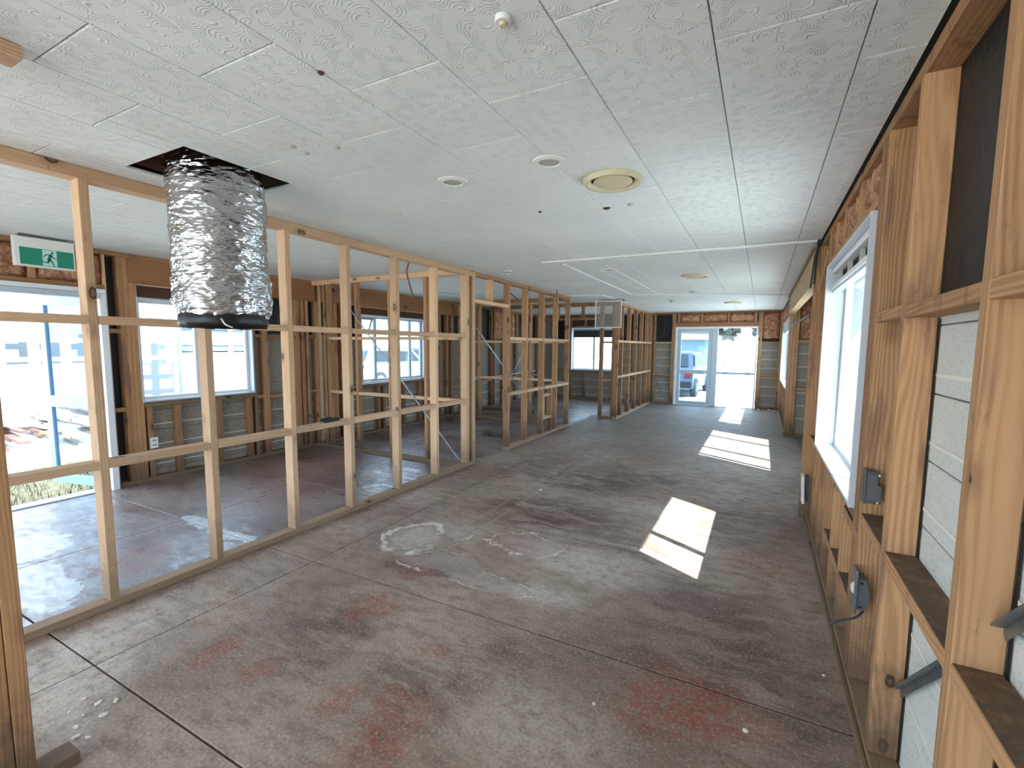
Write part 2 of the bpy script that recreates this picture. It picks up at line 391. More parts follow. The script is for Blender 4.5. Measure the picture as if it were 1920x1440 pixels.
def bm_obj(name, bm, mat, parent=None, loc=(0, 0, 0), smooth=False):
    me = bpy.data.meshes.new(name); bm.normal_update(); bm.to_mesh(me); bm.free()
    for m in (mat if isinstance(mat, (list, tuple)) else [mat]): setmat(me, m)
    if smooth:
        for p in me.polygons: p.use_smooth = True
    return link(name, me, parent, loc)
def add_box(bm, x, y, z, mi=0):
    vs = [bm.verts.new((x[i], y[j], z[k])) for k in (0, 1) for j in (0, 1) for i in (0, 1)]
    for f in ((0, 2, 3, 1), (4, 5, 7, 6), (0, 1, 5, 4), (2, 6, 7, 3), (0, 4, 6, 2), (1, 3, 7, 5)):
        bm.faces.new([vs[i] for i in f]).material_index = mi
def lathe(name, prof, mat, parent=None, loc=(0, 0, 0), seg=40, smooth=True):
    """prof: list of (radius, z)"""
    bm = bmesh.new(); rings = []
    for r, z in prof:
        rings.append([bm.verts.new((max(r, 1e-4)*math.cos(2*math.pi*i/seg), max(r, 1e-4)*math.sin(2*math.pi*i/seg), z)) for i in range(seg)])
    for a, b in zip(rings, rings[1:]):
        for i in range(seg): bm.faces.new((a[i], a[(i+1) % seg], b[(i+1) % seg], b[i]))
    bmesh.ops.recalc_face_normals(bm, faces=bm.faces)
    o = bm_obj(name, bm, mat, parent, loc, False)
    if smooth:
        for p in o.data.polygons: p.use_smooth = True
        o.data.set_sharp_from_angle(angle=math.radians(35))
    return o
def tube(name, pts, r, mat, parent=None, seg=8):
    off = world_loc(parent) if parent else Vector(pts[0])
    P_ = [Vector(p) for p in pts]; P_ = [P_[0]*2-P_[1]]+P_+[P_[-1]*2-P_[-2]]
    path = []
    for i in range(1, len(P_)-2):
        p0, p1, p2, p3 = P_[i-1:i+3]
        for k_ in range(8 if i < len(P_)-3 else 9):
            t = k_/8
            path.append(.5*((2*p1)+(p2-p0)*t+(2*p0-5*p1+4*p2-p3)*t*t+(3*p1-p0-3*p2+p3)*t**3)-off)
    bm = bmesh.new(); rings = []
    ref = Vector((.31, .77, .55)).normalized()
    for i, q in enumerate(path):
        d = (path[min(i+1, len(path)-1)]-path[max(i-1, 0)]).normalized(); a_ = d.cross(ref).normalized(); b_ = d.cross(a_)
        rings.append([bm.verts.new(q+(a_*math.cos(2*math.pi*j/seg)+b_*math.sin(2*math.pi*j/seg))*r) for j in range(seg)])
    for u_, v_ in zip(rings, rings[1:]):
        for j in range(seg): bm.faces.new((u_[j], u_[(j+1) % seg], v_[(j+1) % seg], v_[j]))
    bm.faces.new(rings[0][::-1]); bm.faces.new(rings[-1]); bmesh.ops.recalc_face_normals(bm, faces=bm.faces)
    return bm_obj(name, bm, mat, parent, (0, 0, 0) if parent else off, smooth=True)

# ================================================================== STRUCTURE
# ---- floor: sawn slab panels over a dark bed
fl = root('floor', (0, 0, 0), kind='structure', label='stained bare concrete slab with sawn joints')
PIT = (-4.22, -3.72, 6.6, 7.02)
xs = [-5.95, -4.3, -2.685, -1.1, .60]
ys = [-3.1, -1.5, -.3, .90, 2.105, 3.34, 4.55, 5.75, 6.95, 8.2, 9.4, 10.6, 11.8, 13.05]
g = .0042
bar(fl, 'slab_bed', (-6, 1.1), (-3.1, 13.05), (-.30, -.30+.06), 'soil')
def slab(x0, x1, y0, y1):
    bar(fl, 'floor_slab', (x0+g, x1-g), (y0+g, y1-g), (-.12, 0), 'floor', ch=.002)
for i in range(4):
    for j in range(len(ys)-1):
        x0, x1, y0, y1 = xs[i], xs[i+1], ys[j], ys[j+1]
        if i in (0, 2) and x0 == -1.1: pass
        if i == 1 and j == 7:      # panel with the square pit
            slab(x0, x1, y0, PIT[2]); slab(x0, PIT[0], PIT[2], y1); slab(PIT[1], x1, PIT[2], y1); continue
        if i == 1 and j == 8:
            slab(x0, PIT[0], y0, PIT[3]); slab(PIT[1], x1, y0, PIT[3]); slab(x0, x1, PIT[3], y1); continue
        if i == 0: x0 = -5.95
        if i == 2: continue
        if i == 3: x0 = -2.685
        slab(x0, x1, y0, y1)
bar(fl, 'alcove_slab', (.603, 1.06), (4.80, 9.45), (-.12, 0), 'floor')

# ---- ceiling
HOLES = [(-3.0, -2.445, 1.295, 1.87), (-2.95, -2.42, 8.95, 9.36)]
def subtract(rects, h):
    out = []
    for (a, b, c, d) in rects:
        ha, hb, hc, hd = max(a, h[0]), min(b, h[1]), max(c, h[2]), min(d, h[3])
        if ha >= hb or hc >= hd: out.append((a, b, c, d)); continue
        if a < ha: out.append((a, ha, c, d))
        if hb < b: out.append((hb, b, c, d))
        if c < hc: out.append((ha, hb, c, hc))
        if hd < d: out.append((ha, hb, hd, d))
    return out
ce = root('ceiling', (0, 0, H), kind='structure', label='white swirl-textured tiled ceiling')
XC0, XC1 = -5.84, .397
tiles = []
sp = .39856; x00 = -.97304
for kx in range(-13, 5):
    a, b = x00+(kx-1)*sp, x00+kx*sp
    a2, b2 = max(a, XC0), min(b, XC1)
    if b2-a2 < .03: continue
    ph = 1.30 if kx % 2 == 0 else 1.60
    n0 = math.floor((-3.0-ph)/.6)
    for j in range(n0, 40):
        c, d = ph+j*.6, ph+(j+1)*.6
        c, d = max(c, -3.0), min(d, 12.90)
        if d-c < .03: continue
        tiles.append((a2, b2, c, d))
def tile_bm(bm, r, z=0.0, t=.012):
    gp, ch, cx_ = .0016, .0035, .0012
    for (a, b, c, d) in subtract_all(r):
        a, b, c, d = a+gp, b-gp, c+gp, d-gp
        if b-a < .012 or d-c < .012: continue
        top = [bm.verts.new(v) for v in ((a, c, t), (b, c, t), (b, d, t), (a, d, t))]
        mid = [bm.verts.new(v) for v in ((a, c, ch), (b, c, ch), (b, d, ch), (a, d, ch))]
        bot = [bm.verts.new(v) for v in ((a+cx_, c+ch, 0), (b-cx_, c+ch, 0), (b-cx_, d-ch, 0), (a+cx_, d-ch, 0))]
        bm.faces.new(top); bm.faces.new(bot[::-1])
        for i in range(4):
            j = (i+1) % 4
            bm.faces.new((mid[i], mid[j], top[j], top[i])); bm.faces.new((bot[i], bot[j], mid[j], mid[i]))
def subtract_all(r):
    R_ = [r]
    for h in HOLES: R_ = subtract(R_, h)
    return R_
def seen(t):
    x, y = (t[0]+t[1])/2, (t[2]+t[3])/2
    fwd = -.465*x + .885*y; lat = .885*x + .465*y
    return fwd > .15 and abs(lat)/max(fwd, .01) < 1.25
vis = sorted([t for t in tiles if seen(t)], key=lambda t: ((t[0]+t[1])/2)**2+((t[2]+t[3])/2)**2)
near, rest = vis[:290], vis[290:] + [t for t in tiles if not seen(t)]
for t in near:
    bm = bmesh.new(); tile_bm(bm, t); bmesh.ops.recalc_face_normals(bm, faces=bm.faces)
    if len(bm.verts): bm_obj('ceiling_tile', bm, 'tile', ce)
    else: bm.free()
bm = bmesh.new()
for t in rest: tile_bm(bm, t)
bmesh.ops.recalc_face_normals(bm, faces=bm.faces)
o = bm_obj('ceiling_tiles', bm, 'tile', ce); o['kind'] = 'stuff'
bm = bmesh.new()
for r in subtract_all((-5.95, .50, -3.05, 13.0)): add_box(bm, r[0:2], r[2:4], (.0135, .03))
bm_obj('ceiling_backing', bm, 'dark_gap', ce)
# inside of the duct hole: a red-brown board, framing and old insulation
h = HOLES[0]
bar(ce, 'roof_board', (-3.30, -2.2), (1.0, 2.2), (H+.36, H+.38), 'redwood')
bar(ce, 'roof_board', (-3.06, -3.03), (1.05, 2.1), (H+.03, H+.36), 'redwood')
bar(ce, 'joist', (-3.02, -3.0), (1.2, 2.0), (H+.013, H+.10), 'pine_brown')
bar(ce, 'joist', (-3.2, -2.3), (1.90, 1.945), (H+.031, H+.14), 'pine_brown')
bar(ce, 'joist', (-3.2, -2.3), (1.24, 1.285), (H+.031, H+.14), 'pine_brown')
bar(ce, 'roof_board', (-3.05, -2.3), (9.5, 9.53), (H+.03, H+.3), 'dark_gap'); bar(ce, 'roof_board', (-3.05, -2.3), (8.8, 9.53), (H+.3, H+.32), 'dark_gap')

# ---- roof with eaves
rf = root('roof', (0, 0, 2.6), kind='structure', label='metal roof with overhanging eaves')
bm = bmesh.new()
for (xa, za, xb, zb) in ((-6.55, 2.42, -2.7, 3.55), (-2.7, 3.55, 1.22, 2.42)):
    v = [bm.verts.new(q) for q in ((xa, -3.6, za), (xb, -3.6, zb), (xb, 13.6, zb), (xa, 13.6, za), (xa, -3.6, za+.04), (xb, -3.6, zb+.04), (xb, 13.6, zb+.04), (xa, 13.6, za+.04))]
    for f in ((0, 1, 2, 3), (7, 6, 5, 4), (0, 4, 5, 1), (3, 2, 6, 7), (0, 3, 7, 4), (1, 5, 6, 2)): bm.faces.new([v[i] for i in f])
for v in bm.verts: v.co.z -= 2.6
bm_obj('roof_sheet', bm, 'iron', rf)
bar(rf, 'fascia', (1.18, 1.20), (-3.6, 13.6), (2.187, 2.42), 'ext_white')
bar(rf, 'soffit', (.56, 1.18), (-3.6, 4.84), (2.40, 2.41), 'ext_white'); bar(rf, 'soffit', (1.06, 1.18), (4.84, 9.46), (2.40, 2.41), 'ext_white'); bar(rf, 'soffit', (.56, 1.18), (9.46, 13.6), (2.40, 2.41), 'ext_white')
bar(rf, 'fascia', (-6.53, -6.51), (-3.6, 13.6), (2.25, 2.42), 'ext_white')
for yy in (-3.06, 13.04): bar(rf, 'gable_board', (-6.0, 1.1), (yy-.01, yy+.01), (2.45, 2.9), 'ext_white')

# ---- window and door makers
def window(n, axis, face, a, b, z0, z1, glass_at, mull=(), trans=(), frame='alum_white', liner='liner', sgn=1, liner_t=.02, inner=None):
    """axis 0: window in a wall of constant x (runs along y); axis 1: constant y. face = liner front coordinate, glass_at = glass coordinate"""
    loc = (glass_at, (a+b)/2, z0) if axis == 0 else ((a+b)/2, glass_at, z0)
    r = root('window_%d' % n, loc, kind='structure')
    def put(name, u, dd, z, m):
        (bar(r, name, dd, u, z, m) if axis == 0 else bar(r, name, u, dd, z, m))
    lo, hi = sorted((face, glass_at - (.02 if glass_at > face else -.02)))
    t = liner_t
    put('sill', (a, b), (lo, hi), (z0-t, z0), liner); put('head_liner', (a, b), (lo, hi), (z1, z1+t), liner)
    put('jamb_liner', (a-t, a), (lo, hi), (z0-t, z1+t), liner); put('jamb_liner', (b, b+t), (lo, hi), (z0-t, z1+t), liner)
    gd = (glass_at-.02, glass_at+.02); fw = .035
    put('frame', (a, b), gd, (z0, z0+fw), frame); put('frame', (a, b), gd, (z1-fw, z1), frame)
    put('frame', (a, a+fw), gd, (z0+fw, z1-fw), frame); put('frame', (b-fw, b), gd, (z0+fw, z1-fw), frame)
    cuts = [a+fw]
    for m in mull:
        put('mullion', (m-.028, m+.028), gd, (z0+fw, z1-fw), frame); cuts += [m-.028, m+.028]
    cuts.append(b-fw)
    for i in range(0, len(cuts), 2):
        zc = [z0+fw]
        for tz in trans:
            put('transom', (cuts[i], cuts[i+1]), gd, (tz-.02, tz+.02), frame); zc += [tz-.02, tz+.02]
        zc.append(z1-fw)
        for j in range(0, len(zc), 2):
            put('pane', (cuts[i], cuts[i+1]), (glass_at-.003, glass_at+.003), (zc[j], zc[j+1]), 'glass')
    return r

# ---- generic cladding pieces
def boards_rows(parent, axis, at, lo, hi, openings, phase, thick=.018, pitch=.2225, ztop=2.45, outward=1, mat='board'):
    skin = [(lo, hi, -.12, ztop)]
    for h_ in openings: skin = subtract(skin, h_)
    dd = sorted((at+outward*(thick+.002), at+outward*(thick+.03)))
    for (p, q, z0, z1) in skin:
        if axis == 0: bar(parent, 'cladding', dd, (p, q), (z0, z1), 'ext_white')
        else: bar(parent, 'cladding', (p, q), dd, (z0, z1), 'ext_white')
    z = phase - pitch*math.floor(phase/pitch) - pitch
    while z < ztop:
        z0, z1 = max(z, -.1), min(z+pitch-.004, ztop)
        segs = [(lo, hi, z0, z1)]
        for (oa, ob, oz0, oz1) in openings:
            ns = []
            for sg in segs: ns += subtract([(sg[0], sg[1], sg[2], sg[3])], (oa, ob, oz0, oz1))
            segs = ns
        for (p, q, z0, z1) in segs:
            if q-p < .03 or z1-z0 < .012: continue
            d = (at, at+outward*thick) if outward > 0 else (at-thick, at)
            d2 = (at-outward*.004, at+outward*.008)
            d2 = tuple(sorted(d2))
            if axis == 0:
                o = bar(parent, 'weatherboard', d, (p, q), (z0, z1), mat, ch=.003, ax=1)
            else:
                o = bar(parent, 'weatherboard', (p, q), d, (z0, z1), mat, ch=.003, ax=0)
        z += pitch
def lip_rows(parent, axis, at, segs, phase, z0, z1, pitch=.2225, outward=1):
    """thin rebate line on the back of each board"""
    bm = bmesh.new(); z = phase + .055 - pitch*12
    L = world_loc(parent)
    while z < z1:
        if z > z0:
            for (p, q) in segs:
                d = sorted((at-outward*.003, at+outward*.002))
                if axis == 0: add_box(bm, (d[0]-L.x, d[1]-L.x), (p-L.y, q-L.y), (z-L.z, z+.011-L.z))
                else: add_box(bm, (p-L.x, q-L.x), (d[0]-L.y, d[1]-L.y), (z-L.z, z+.011-L.z))
        z += pitch
    o = bm_obj('rebate', bm, 'board_lip', parent); o['kind'] = 'stuff'

def batt(parent, x, y, z, face, seed):
    """soft insulation slab: face is the axis and sign the room looks at, e.g. ('x',-1)"""
    ax = 0 if face[0] == 'x' else 1
    n = 10
    u, v = (y, z) if ax == 0 else (x, z)
    d = x if ax == 0 else y
    front, back = (d[0], d[1]) if face[1] < 0 else (d[1], d[0])
    nu, nv = max(4, int((u[1]-u[0])/.05)), max(4, int((v[1]-v[0])/.05))
    bm = bmesh.new(); L = world_loc(parent); gr = []
    for i in range(nu+1):
        row = []
        for j in range(nv+1):
            a = u[0]+(u[1]-u[0])*i/nu; b = v[0]+(v[1]-v[0])*j/nv
            e = min(i/nu, 1-i/nu, .12)/.12 * min(j/nv, 1-j/nv, .12)/.12
            k_ = (.35+.65*e) * (1 + .5*mn.noise(Vector((a*9+seed, b*9, seed*3.1))) + .25*mn.noise(Vector((a*23, b*23, seed))))
            dd = back + (front-back)*max(.05, min(1.0, k_*.85))
            row.append(bm.verts.new(Vector((dd, a, b))-L if ax == 0 else Vector((a, dd, b))-L))
        gr.append(row)
    for i in range(nu):
        for j in range(nv): bm.faces.new((gr[i][j], gr[i+1][j], gr[i+1][j+1], gr[i][j+1]))
    ed = [r[0] for r in gr]+[v_ for v_ in gr[-1][1:]]+[r[-1] for r in gr[::-1][1:]]+gr[0][::-1][1:-1]
    bk = []
    for v_ in ed:
        c = v_.co.copy(); c[ax] = back-L[ax]; bk.append(bm.verts.new(c))
    m = len(ed)
    for i in range(m): bm.faces.new((ed[i], ed[(i+1) % m], bk[(i+1) % m], bk[i]))
    bm.faces.new(bk[::-1]); bmesh.ops.recalc_face_normals(bm, faces=bm.faces)
    return bm_obj('insulation_batt', bm, 'batt', parent, smooth=True)

# ================================================================== RIGHT WALL (x = .412 .. .50)
RX = (.412, .500)
wr = root('wall_right', (.45, 5, 0), kind='structure', label='exposed timber frame wall with windows along the right')
def rstud(y0, y1, z0=.047, z1=2.37, m='pine_warm', x=RX): return bar(wr, 'stud', x, (y0, y1), (z0, z1), m)
def rnog(y0, y1, z, m='pine_warm', t=.044, x=RX): return bar(wr, 'nog', x, (y0+.001, y1-.001), (z, z+t), m)
bar(wr, 'bottom_plate', RX, (-3, 4.80), (0, .045), 'pine_old'); bar(wr, 'bottom_plate', RX, (9.33, 12.86), (0, .045), 'pine_old')
bar(wr, 'base_batten', (.393, .411), (-3, 4.79), (0, .022), 'pine_old'); bar(wr, 'base_batten', (.393, .411), (9.5, 12.8), (0, .03), 'pine_pale')
bar(wr, 'top_plate', RX, (-3, 4.85), (2.372, 2.417), 'pine_warm'); bar(wr, 'top_plate', RX, (9.2, 12.86), (2.372, 2.417), 'pine_warm')
bar(wr, 'top_plate', (.405, .5), (-3, 12.86), (2.4312+.015, 2.50), 'pine_dark')
ST = [-2.6, -2.0, -1.4, -.6, .05, .69, 1.33, 1.985]
for y in ST: rstud(y, y+.045)
rstud(2.42, 2.465); rstud(2.505, 2.575, m='pine_dark')
for i in range(len(ST)-1):
    y0, y1 = ST[i]+.045, ST[i+1]
    rnog(y0, y1, 1.605 if i > 3 else 1.6); rnog(y0, y1, .757)
rnog(2.03, 2.42, 1.61); rnog(2.03, 2.42, .755)
# under and around window 1
bar(wr, 'sill_trimmer', RX, (2.576, 4.20), (.722, .767), 'pine_dark')
for y in (2.86, 3.19, 3.52, 3.85, 4.155): rstud(y, y+.045, z1=.721)
rnog(2.466, 2.86, .655); rnog(2.576, 2.86, .30); rnog(2.905, 3.19, .30); rnog(3.235, 3.52, .3)
rstud(4.21, 4.255); rstud(4.30, 4.345); rnog(4.346, 4.80, 1.60); rnog(4.346, 4.80, .70)
rstud(4.156, 4.20, z0=.768, m='pine_dark')
strut(wr, 'brace_strap', (.405, 4.30, 2.24), (.405, 4.78, 2.0), .02, .004, 'pine_pale', up=(1, 0, 0))
bar(wr, 'head_trimmer', RX, (2.576, 4.155), (2.12, 2.165), 'pine_warm')
for y in (3.05, 3.56, 3.95): rstud(y, y+.045, z0=2.166)
ys_ = [2.576, 3.05, 3.56, 3.95, 4.155]
for i in range(4):
    a = ys_[i] + (.045 if i else 0); b = ys_[i+1]
    batt(wr, (.405, .49), (a+.004, b-.004), (2.168, 2.37), ('x', -1), i*7.7)
batt(wr, (.42, .49), (4.26, 4.30), (1.65, 2.37), ('x', -1), 3)
# end post and the lintel across the alcove
bar(wr, 'post', (.365, .457), (4.80, 4.85), (0, 2.37), 'pine_warm'); bar(wr, 'post', (.458, .55), (4.80, 4.85), (0, 2.37), 'pine_warm')
bar(wr, 'lintel', (.365, .455), (4.852, 9.198), (2.08, 2.37), 'ply'); bar(wr, 'lintel_shade_strip', (.345, .364), (4.852, 9.198), (2.352, 2.372), 'pine_old')  # darker strip along the lintel top stands in for the shade there
for x0 in (.400, .447, .494): bar(wr, 'jamb_stud', (x0, x0+.045), (9.2, 9.29), (0, 2.37), 'pine_warm')
strut(wr, 'brace_strap', (.38, 9.19, 1.85), (.66, 9.19, 2.06), .03, .004, 'steel', up=(0, 1, 0))
# alcove walls
bar(wr, 'bottom_plate', (.55, .88), (9.2, 9.29), (0, .045), 'pine_old'); bar(wr, 'nog', (.542, .88), (9.2, 9.285), (.80, .845), 'pine_warm'); bar(wr, 'nog', (.542, .88), (9.2, 9.285), (1.60, 1.645), 'pine_warm')
bar(wr, 'stud', (.835, .88), (9.2, 9.285), (.05, 2.37), 'pine_warm'); bar(wr, 'top_plate', (.542, .97), (9.2, 9.285), (2.372, 2.417), 'pine_dark')
batt(wr, (.548, .83), (9.21, 9.29), (1.66, 2.36), ('y', -1), 5.5)
boards_rows(wr, 1, 9.30, .5, 1.06, [], .02, mat='board_old'); lip_rows(wr, 1, 9.30, [(.55, .88)], .02, .1, 1.6)
bar(wr, 'alcove_wall', (.55, 1.06), (4.852, 4.93), (0, 2.40), 'ext_white')
bar(wr, 'alcove_wall', (.88, 1.05), (4.93, 9.19), (0, .78), 'ext_white'); bar(wr, 'alcove_wall', (.88, 1.05), (4.93, 9.19), (2.07, 2.40), 'ext_white')
bar(wr, 'alcove_wall', (.88, 1.05), (4.93, 5.90), (.781, 2.069), 'ext_white'); bar(wr, 'alcove_wall', (.88, 1.05), (8.27, 9.19), (.781, 2.069), 'ext_white')
for i in range(8): bar(wr, 'ceiling_batten', (.46, 1.05), (5.2+.5*i, 5.245+.5*i), (2.375, 2.398), 'pine_pale')
bar(wr, 'alcove_ceiling', (.46, 1.05), (4.85, 9.3), (2.4, 2.412), 'pine_brown')
# far part with window 3
bar(wr, 'sill_trimmer', RX, (9.49, 12.40), (.745, .79), 'pine_dark'); bar(wr, 'head_trimmer', RX, (9.49, 12.40), (2.06, 2.105), 'pine_warm')
for y in (9.293, 9.445, 12.401, 12.76): rstud(y, y+.044)
for i in range(7): rstud(9.85+.36*i, 9.895+.36*i, z1=.744); rstud(9.85+.36*i, 9.895+.36*i, z0=2.106)
for i in range(7): batt(wr, (.40, .49), (9.9+.36*i, 10.2+.36*i), (2.11, 2.37), ('x', -1), i*3.3)
# cladding behind the studs
openR = [(2.6, 4.15, .77, 2.1), (4.93, 9.34, -.2, 2.5), (9.5, 12.39, .77, 2.1)]
boards_rows(wr, 0, .505, -3, 12.9, openR, .024)
lip_rows(wr, 0, .505, [(.7, 1.33), (1.38, 1.985), (2.03, 2.42)], .024, .1, 1.6)
for (a, b) in ((-3, -.6), (-.55, .69), (.736, 1.329), (1.376, 1.984), (2.031, 2.419)):
    bar(wr, 'building_paper', (.5008, .5022), (a, b), (1.655, 2.371), 'paper')
bar(wr, 'paper_strip', (.5008, .5022), (2.466, 2.504), (.05, 2.37), 'paper'); bar(wr, 'building_paper', (.5008, .503), (4.346, 4.799), (1.655, 2.37), 'paper')
for i in range(len(ST)-1): bar(wr, 'paper_strip', (.5008, .5022), (ST[i+1]-.014, ST[i+1]+.0), (.05, 1.6), 'paper')
bar(wr, 'paper_strip', (.5008, .5022), (2.03, 2.06), (.05, 1.6), 'paper')
# steel angle braces let into the studs
def angle_brace(parent, a, b, wdt=.03):
    strut(parent, 'angle_brace', a, b, wdt, .003, 'steel', up=(1, 0, 0)); a2 = Vector(a)+Vector((-.012, 0, .013)); b2 = Vector(b)+Vector((-.012, 0, .013))
    strut(parent, 'angle_brace', a2, b2, .003, .024, 'steel', up=(1, 0, 0))
angle_brace(wr, (.492, 1.985, .30), (.492, 1.377, .845)); angle_brace(wr, (.492, 1.328, .895), (.492, .736, 1.43))
w1 = window(1, 0, .390, 2.60, 4.15, .787, 2.085, .535, mull=(3.05,), liner_t=.018)
w3 = window(2, 0, .395, 9.50, 12.38, .80, 2.05, .535, mull=(10.1, 11.3))
w2 = window(3, 0, .87, 5.92, 8.25, .80, 2.05, 1.0, mull=(6.05, 6.57, 7.6))
bar(wr, 'wall_blocking', (.42, .5), (9.40, 9.44), (.05, 2.37), 'pine_dark')

# ================================================================== LEFT WALL (x = -5.92 .. -5.83)
LX = (-5.92, -5.83)
wl = root('wall_left', (-5.87, 5, 0), kind='structure', label='exposed timber frame wall with door and windows along the left')
def lstud(y0, y1, z0=.047, z1=2.372, m='pine_warm', x=LX): return bar(wl, 'stud', x, (y0, y1), (z0, z1), m)
def lnog(y0, y1, z, m='pine_warm', t=.045, x=LX): return bar(wl, 'nog', x, (y0+.001, y1-.001), (z, z+t), m)
bar(wl, 'top_plate', LX, (-3, 12.86), (2.374, 2.417), 'pine_dark')
bar(wl, 'bottom_plate', LX, (2.27, 12.86), (0, .045), 'pine_old'); bar(wl, 'bottom_plate', LX, (-3, .35), (0, .045), 'pine_old')
# over the door
bar(wl, 'lintel', LX, (.30, 2.27), (2.03, 2.075), 'pine_dark')
for y in (.62, 1.17, 1.73): lstud(y, y+.047, z0=2.077)
for i, (a, b) in enumerate(((.32, .62), (.668, 1.17), (1.218, 1.73), (1.778, 2.26))): batt(wl, (-5.91, -5.815), (a, b), (2.08, 2.37), ('x', 1), 11+i*4)
for y in (-2.9, -2.3, .255, .30): lstud(y, y+.044)
lstud(2.27, 2.285, m='pine_pale')
bar(wl, 'building_paper', (-5.9225, -5.9215), (2.285, 2.378), (.05, 2.37), 'paper')
lnog(2.286, 2.379, 1.60); lnog(2.286, 2.379, .79)
lstud(2.38, 2.424); lstud(2.425, 2.465)
bar(wl, 'lintel', LX, (2.467, 4.80), (2.125, 2.372), 'pine_lintel'); bar(wl, 'lintel', LX, (4.86, 8.95), (2.135, 2.372), 'pine_lintel')
lstud(2.467, 2.505, z1=2.123); lstud(2.506, 2.540, z1=2.123)
bar(wl, 'head_infill', (-5.92, -5.885), (2.545, 3.775), (1.985, 2.12), 'pine_brown'); bar(wl, 'head_batten', (-5.885, -5.835), (2.545, 3.775), (2.105, 2.122), 'pine_pale')
bar(wl, 'sill_trimmer', LX, (2.545, 3.775), (.815, .86), 'pine_old')
for y in (2.56, 2.845, 3.3, 3.69): lstud(y, y+.05, z1=.813, m='pine_dark')
lstud(3.78, 3.815, z1=2.123, m='pine_old'); lstud(3.915, 3.99, z1=2.123); lstud(4.41, 4.48, z1=2.123); lstud(4.50, 4.56, z1=2.123); lstud(4.585, 4.63, z1=2.123); lstud(4.75, 4.795, z1=2.372)
lnog(3.816, 3.914, 1.585, 'pine_dark'); lnog(3.991, 4.41, 1.58, 'pine_dark'); lnog(4.631, 4.75, 1.60, 'pine_dark'); lnog(3.816, 3.914, .79); lnog(3.991, 4.41, .78); lnog(4.631, 4.75, .80)
lstud(4.80, 4.855, z1=2.372, m='pine_pale')
# room two
for y in (5.10, 5.22, 5.59): lstud(y, y+.05, z1=2.133)
lnog(4.856, 5.10, .80); lnog(5.271, 5.59, .80); lnog(4.856, 5.10, 1.60); lnog(5.271, 5.59, 1.6)
bar(wl, 'head_infill', (-5.92, -5.885), (5.642, 7.27), (2.0, 2.132), 'pine_brown'); bar(wl, 'head_batten', (-5.885, -5.84), (5.642, 7.27), (2.118, 2.134), 'pine_pale')
bar(wl, 'sill_trimmer', LX, (5.642, 7.27), (.80, .845), 'pine_old')
for y in (6.0, 6.12, 6.65, 7.1): lstud(y, y+.05, z1=.798, m='pine_dark')
for y in (7.29, 7.345, 7.75, 8.0, 8.14): lstud(y, y+.045, z1=2.133)
for a, b in ((7.391, 7.75), (7.796, 8.0)): lnog(a, b, .80, 'pine_dark'); lnog(a, b, 1.6, 'pine_dark')
# room three and beyond
for y in (8.19, 8.6, 8.93, 9.10, 9.18, 9.26, 9.33): lstud(y, y+.045)
for y in (9.82, 9.93, 10.42, 11.11, 11.18, 11.9, 12.45, 12.80): lstud(y, y+.05, m='pine_dark')
PB = [9.376, 9.82, 9.98, 10.42, 11.11, 11.23, 11.9, 12.45, 12.80]
for a, b in ((9.376, 9.82), (9.981, 10.42), (10.471, 11.11), (11.231, 11.9), (11.951, 12.45), (12.501, 12.80)):
    lnog(a, b, 1.60, 'pine_pale'); lnog(a, b, .66, 'pine_warm')
batt(wl, (-5.91, -5.82), (9.985, 10.415), (1.655, 2.37), ('x', 1), 2.2); batt(wl, (-5.91, -5.82), (10.475, 11.105), (1.655, 2.37), ('x', 1), 4.9)
tube('waste_pipe', [(-5.81, 8.4, .74), (-5.81, 9.8, .75), (-5.81, 11.2, .78), (-5.81, 12.3, .80)], .02, 'alum', wl)
strut(wl, 'brace_strap', (-5.825, 11.45, 1.28), (-5.825, 10.1, .04), .03, .003, 'steel', up=(1, 0, 0))
openL = [(-2.3, -.3, .7, 2.1), (.35, 2.27, -.3, 2.03), (2.545, 3.775, .85, 1.985), (5.642, 7.27, .85, 2.0)]
boards_rows(wl, 0, -5.925, -3, 12.9, openL, .10, outward=-1, mat='board_old')
lip_rows(wl, 0, -5.925, [(2.545, 4.75), (4.86, 8.9), (9.4, 12.8)], .10, .05, .8, outward=-1)
for a, b in ((3.816, 3.914), (3.991, 4.41), (4.631, 4.749), (4.856, 5.10), (5.271, 5.59), (7.391, 7.75), (7.796, 8.0), (8.236, 8.6), (8.646, 8.93), (9.376, 9.82), (11.231, 11.9), (11.951, 12.45), (12.501, 12.80)):
    bar(wl, 'building_paper', (-5.9225, -5.9215), (a, b), (1.64, 2.372 if a > 8 else 2.13), 'paper')
tube('hanging_wire', [(-5.82, 4.15, 2.1), (-5.80, 4.2, 1.98), (-5.80, 4.13, 1.85), (-5.82, 4.16, 1.72)], .005, 'cable', wl)
tube('hanging_wire', [(-5.82, 4.2, 2.1), (-5.80, 4.1, 1.95), (-5.81, 4.02, 1.86)], .004, 'cable', wl)
window(4, 0, -5.82, 2.545, 3.765, .885, 1.965, -5.93, mull=(3.15,), liner_t=.018)
w5 = window(5, 0, -5.82, 5.65, 7.26, .885, 1.985, -5.93, mull=(6.03, 6.93), trans=(1.70,), frame='alum')
window(6, 0, -5.82, -2.25, -.35, .75, 2.05, -5.93)
# open awning sash of window 5
sash = [(-5.955, 5.70, 1.94), (-5.955, 6.0, 1.94), (-6.05, 6.0, 1.70), (-6.05, 5.70, 1.70)]
for a, b in zip(sash, sash[1:]+sash[:1]): strut(w5, 'sash', a, b, .022, .022, 'grey_box', up=(1, .1, 0))

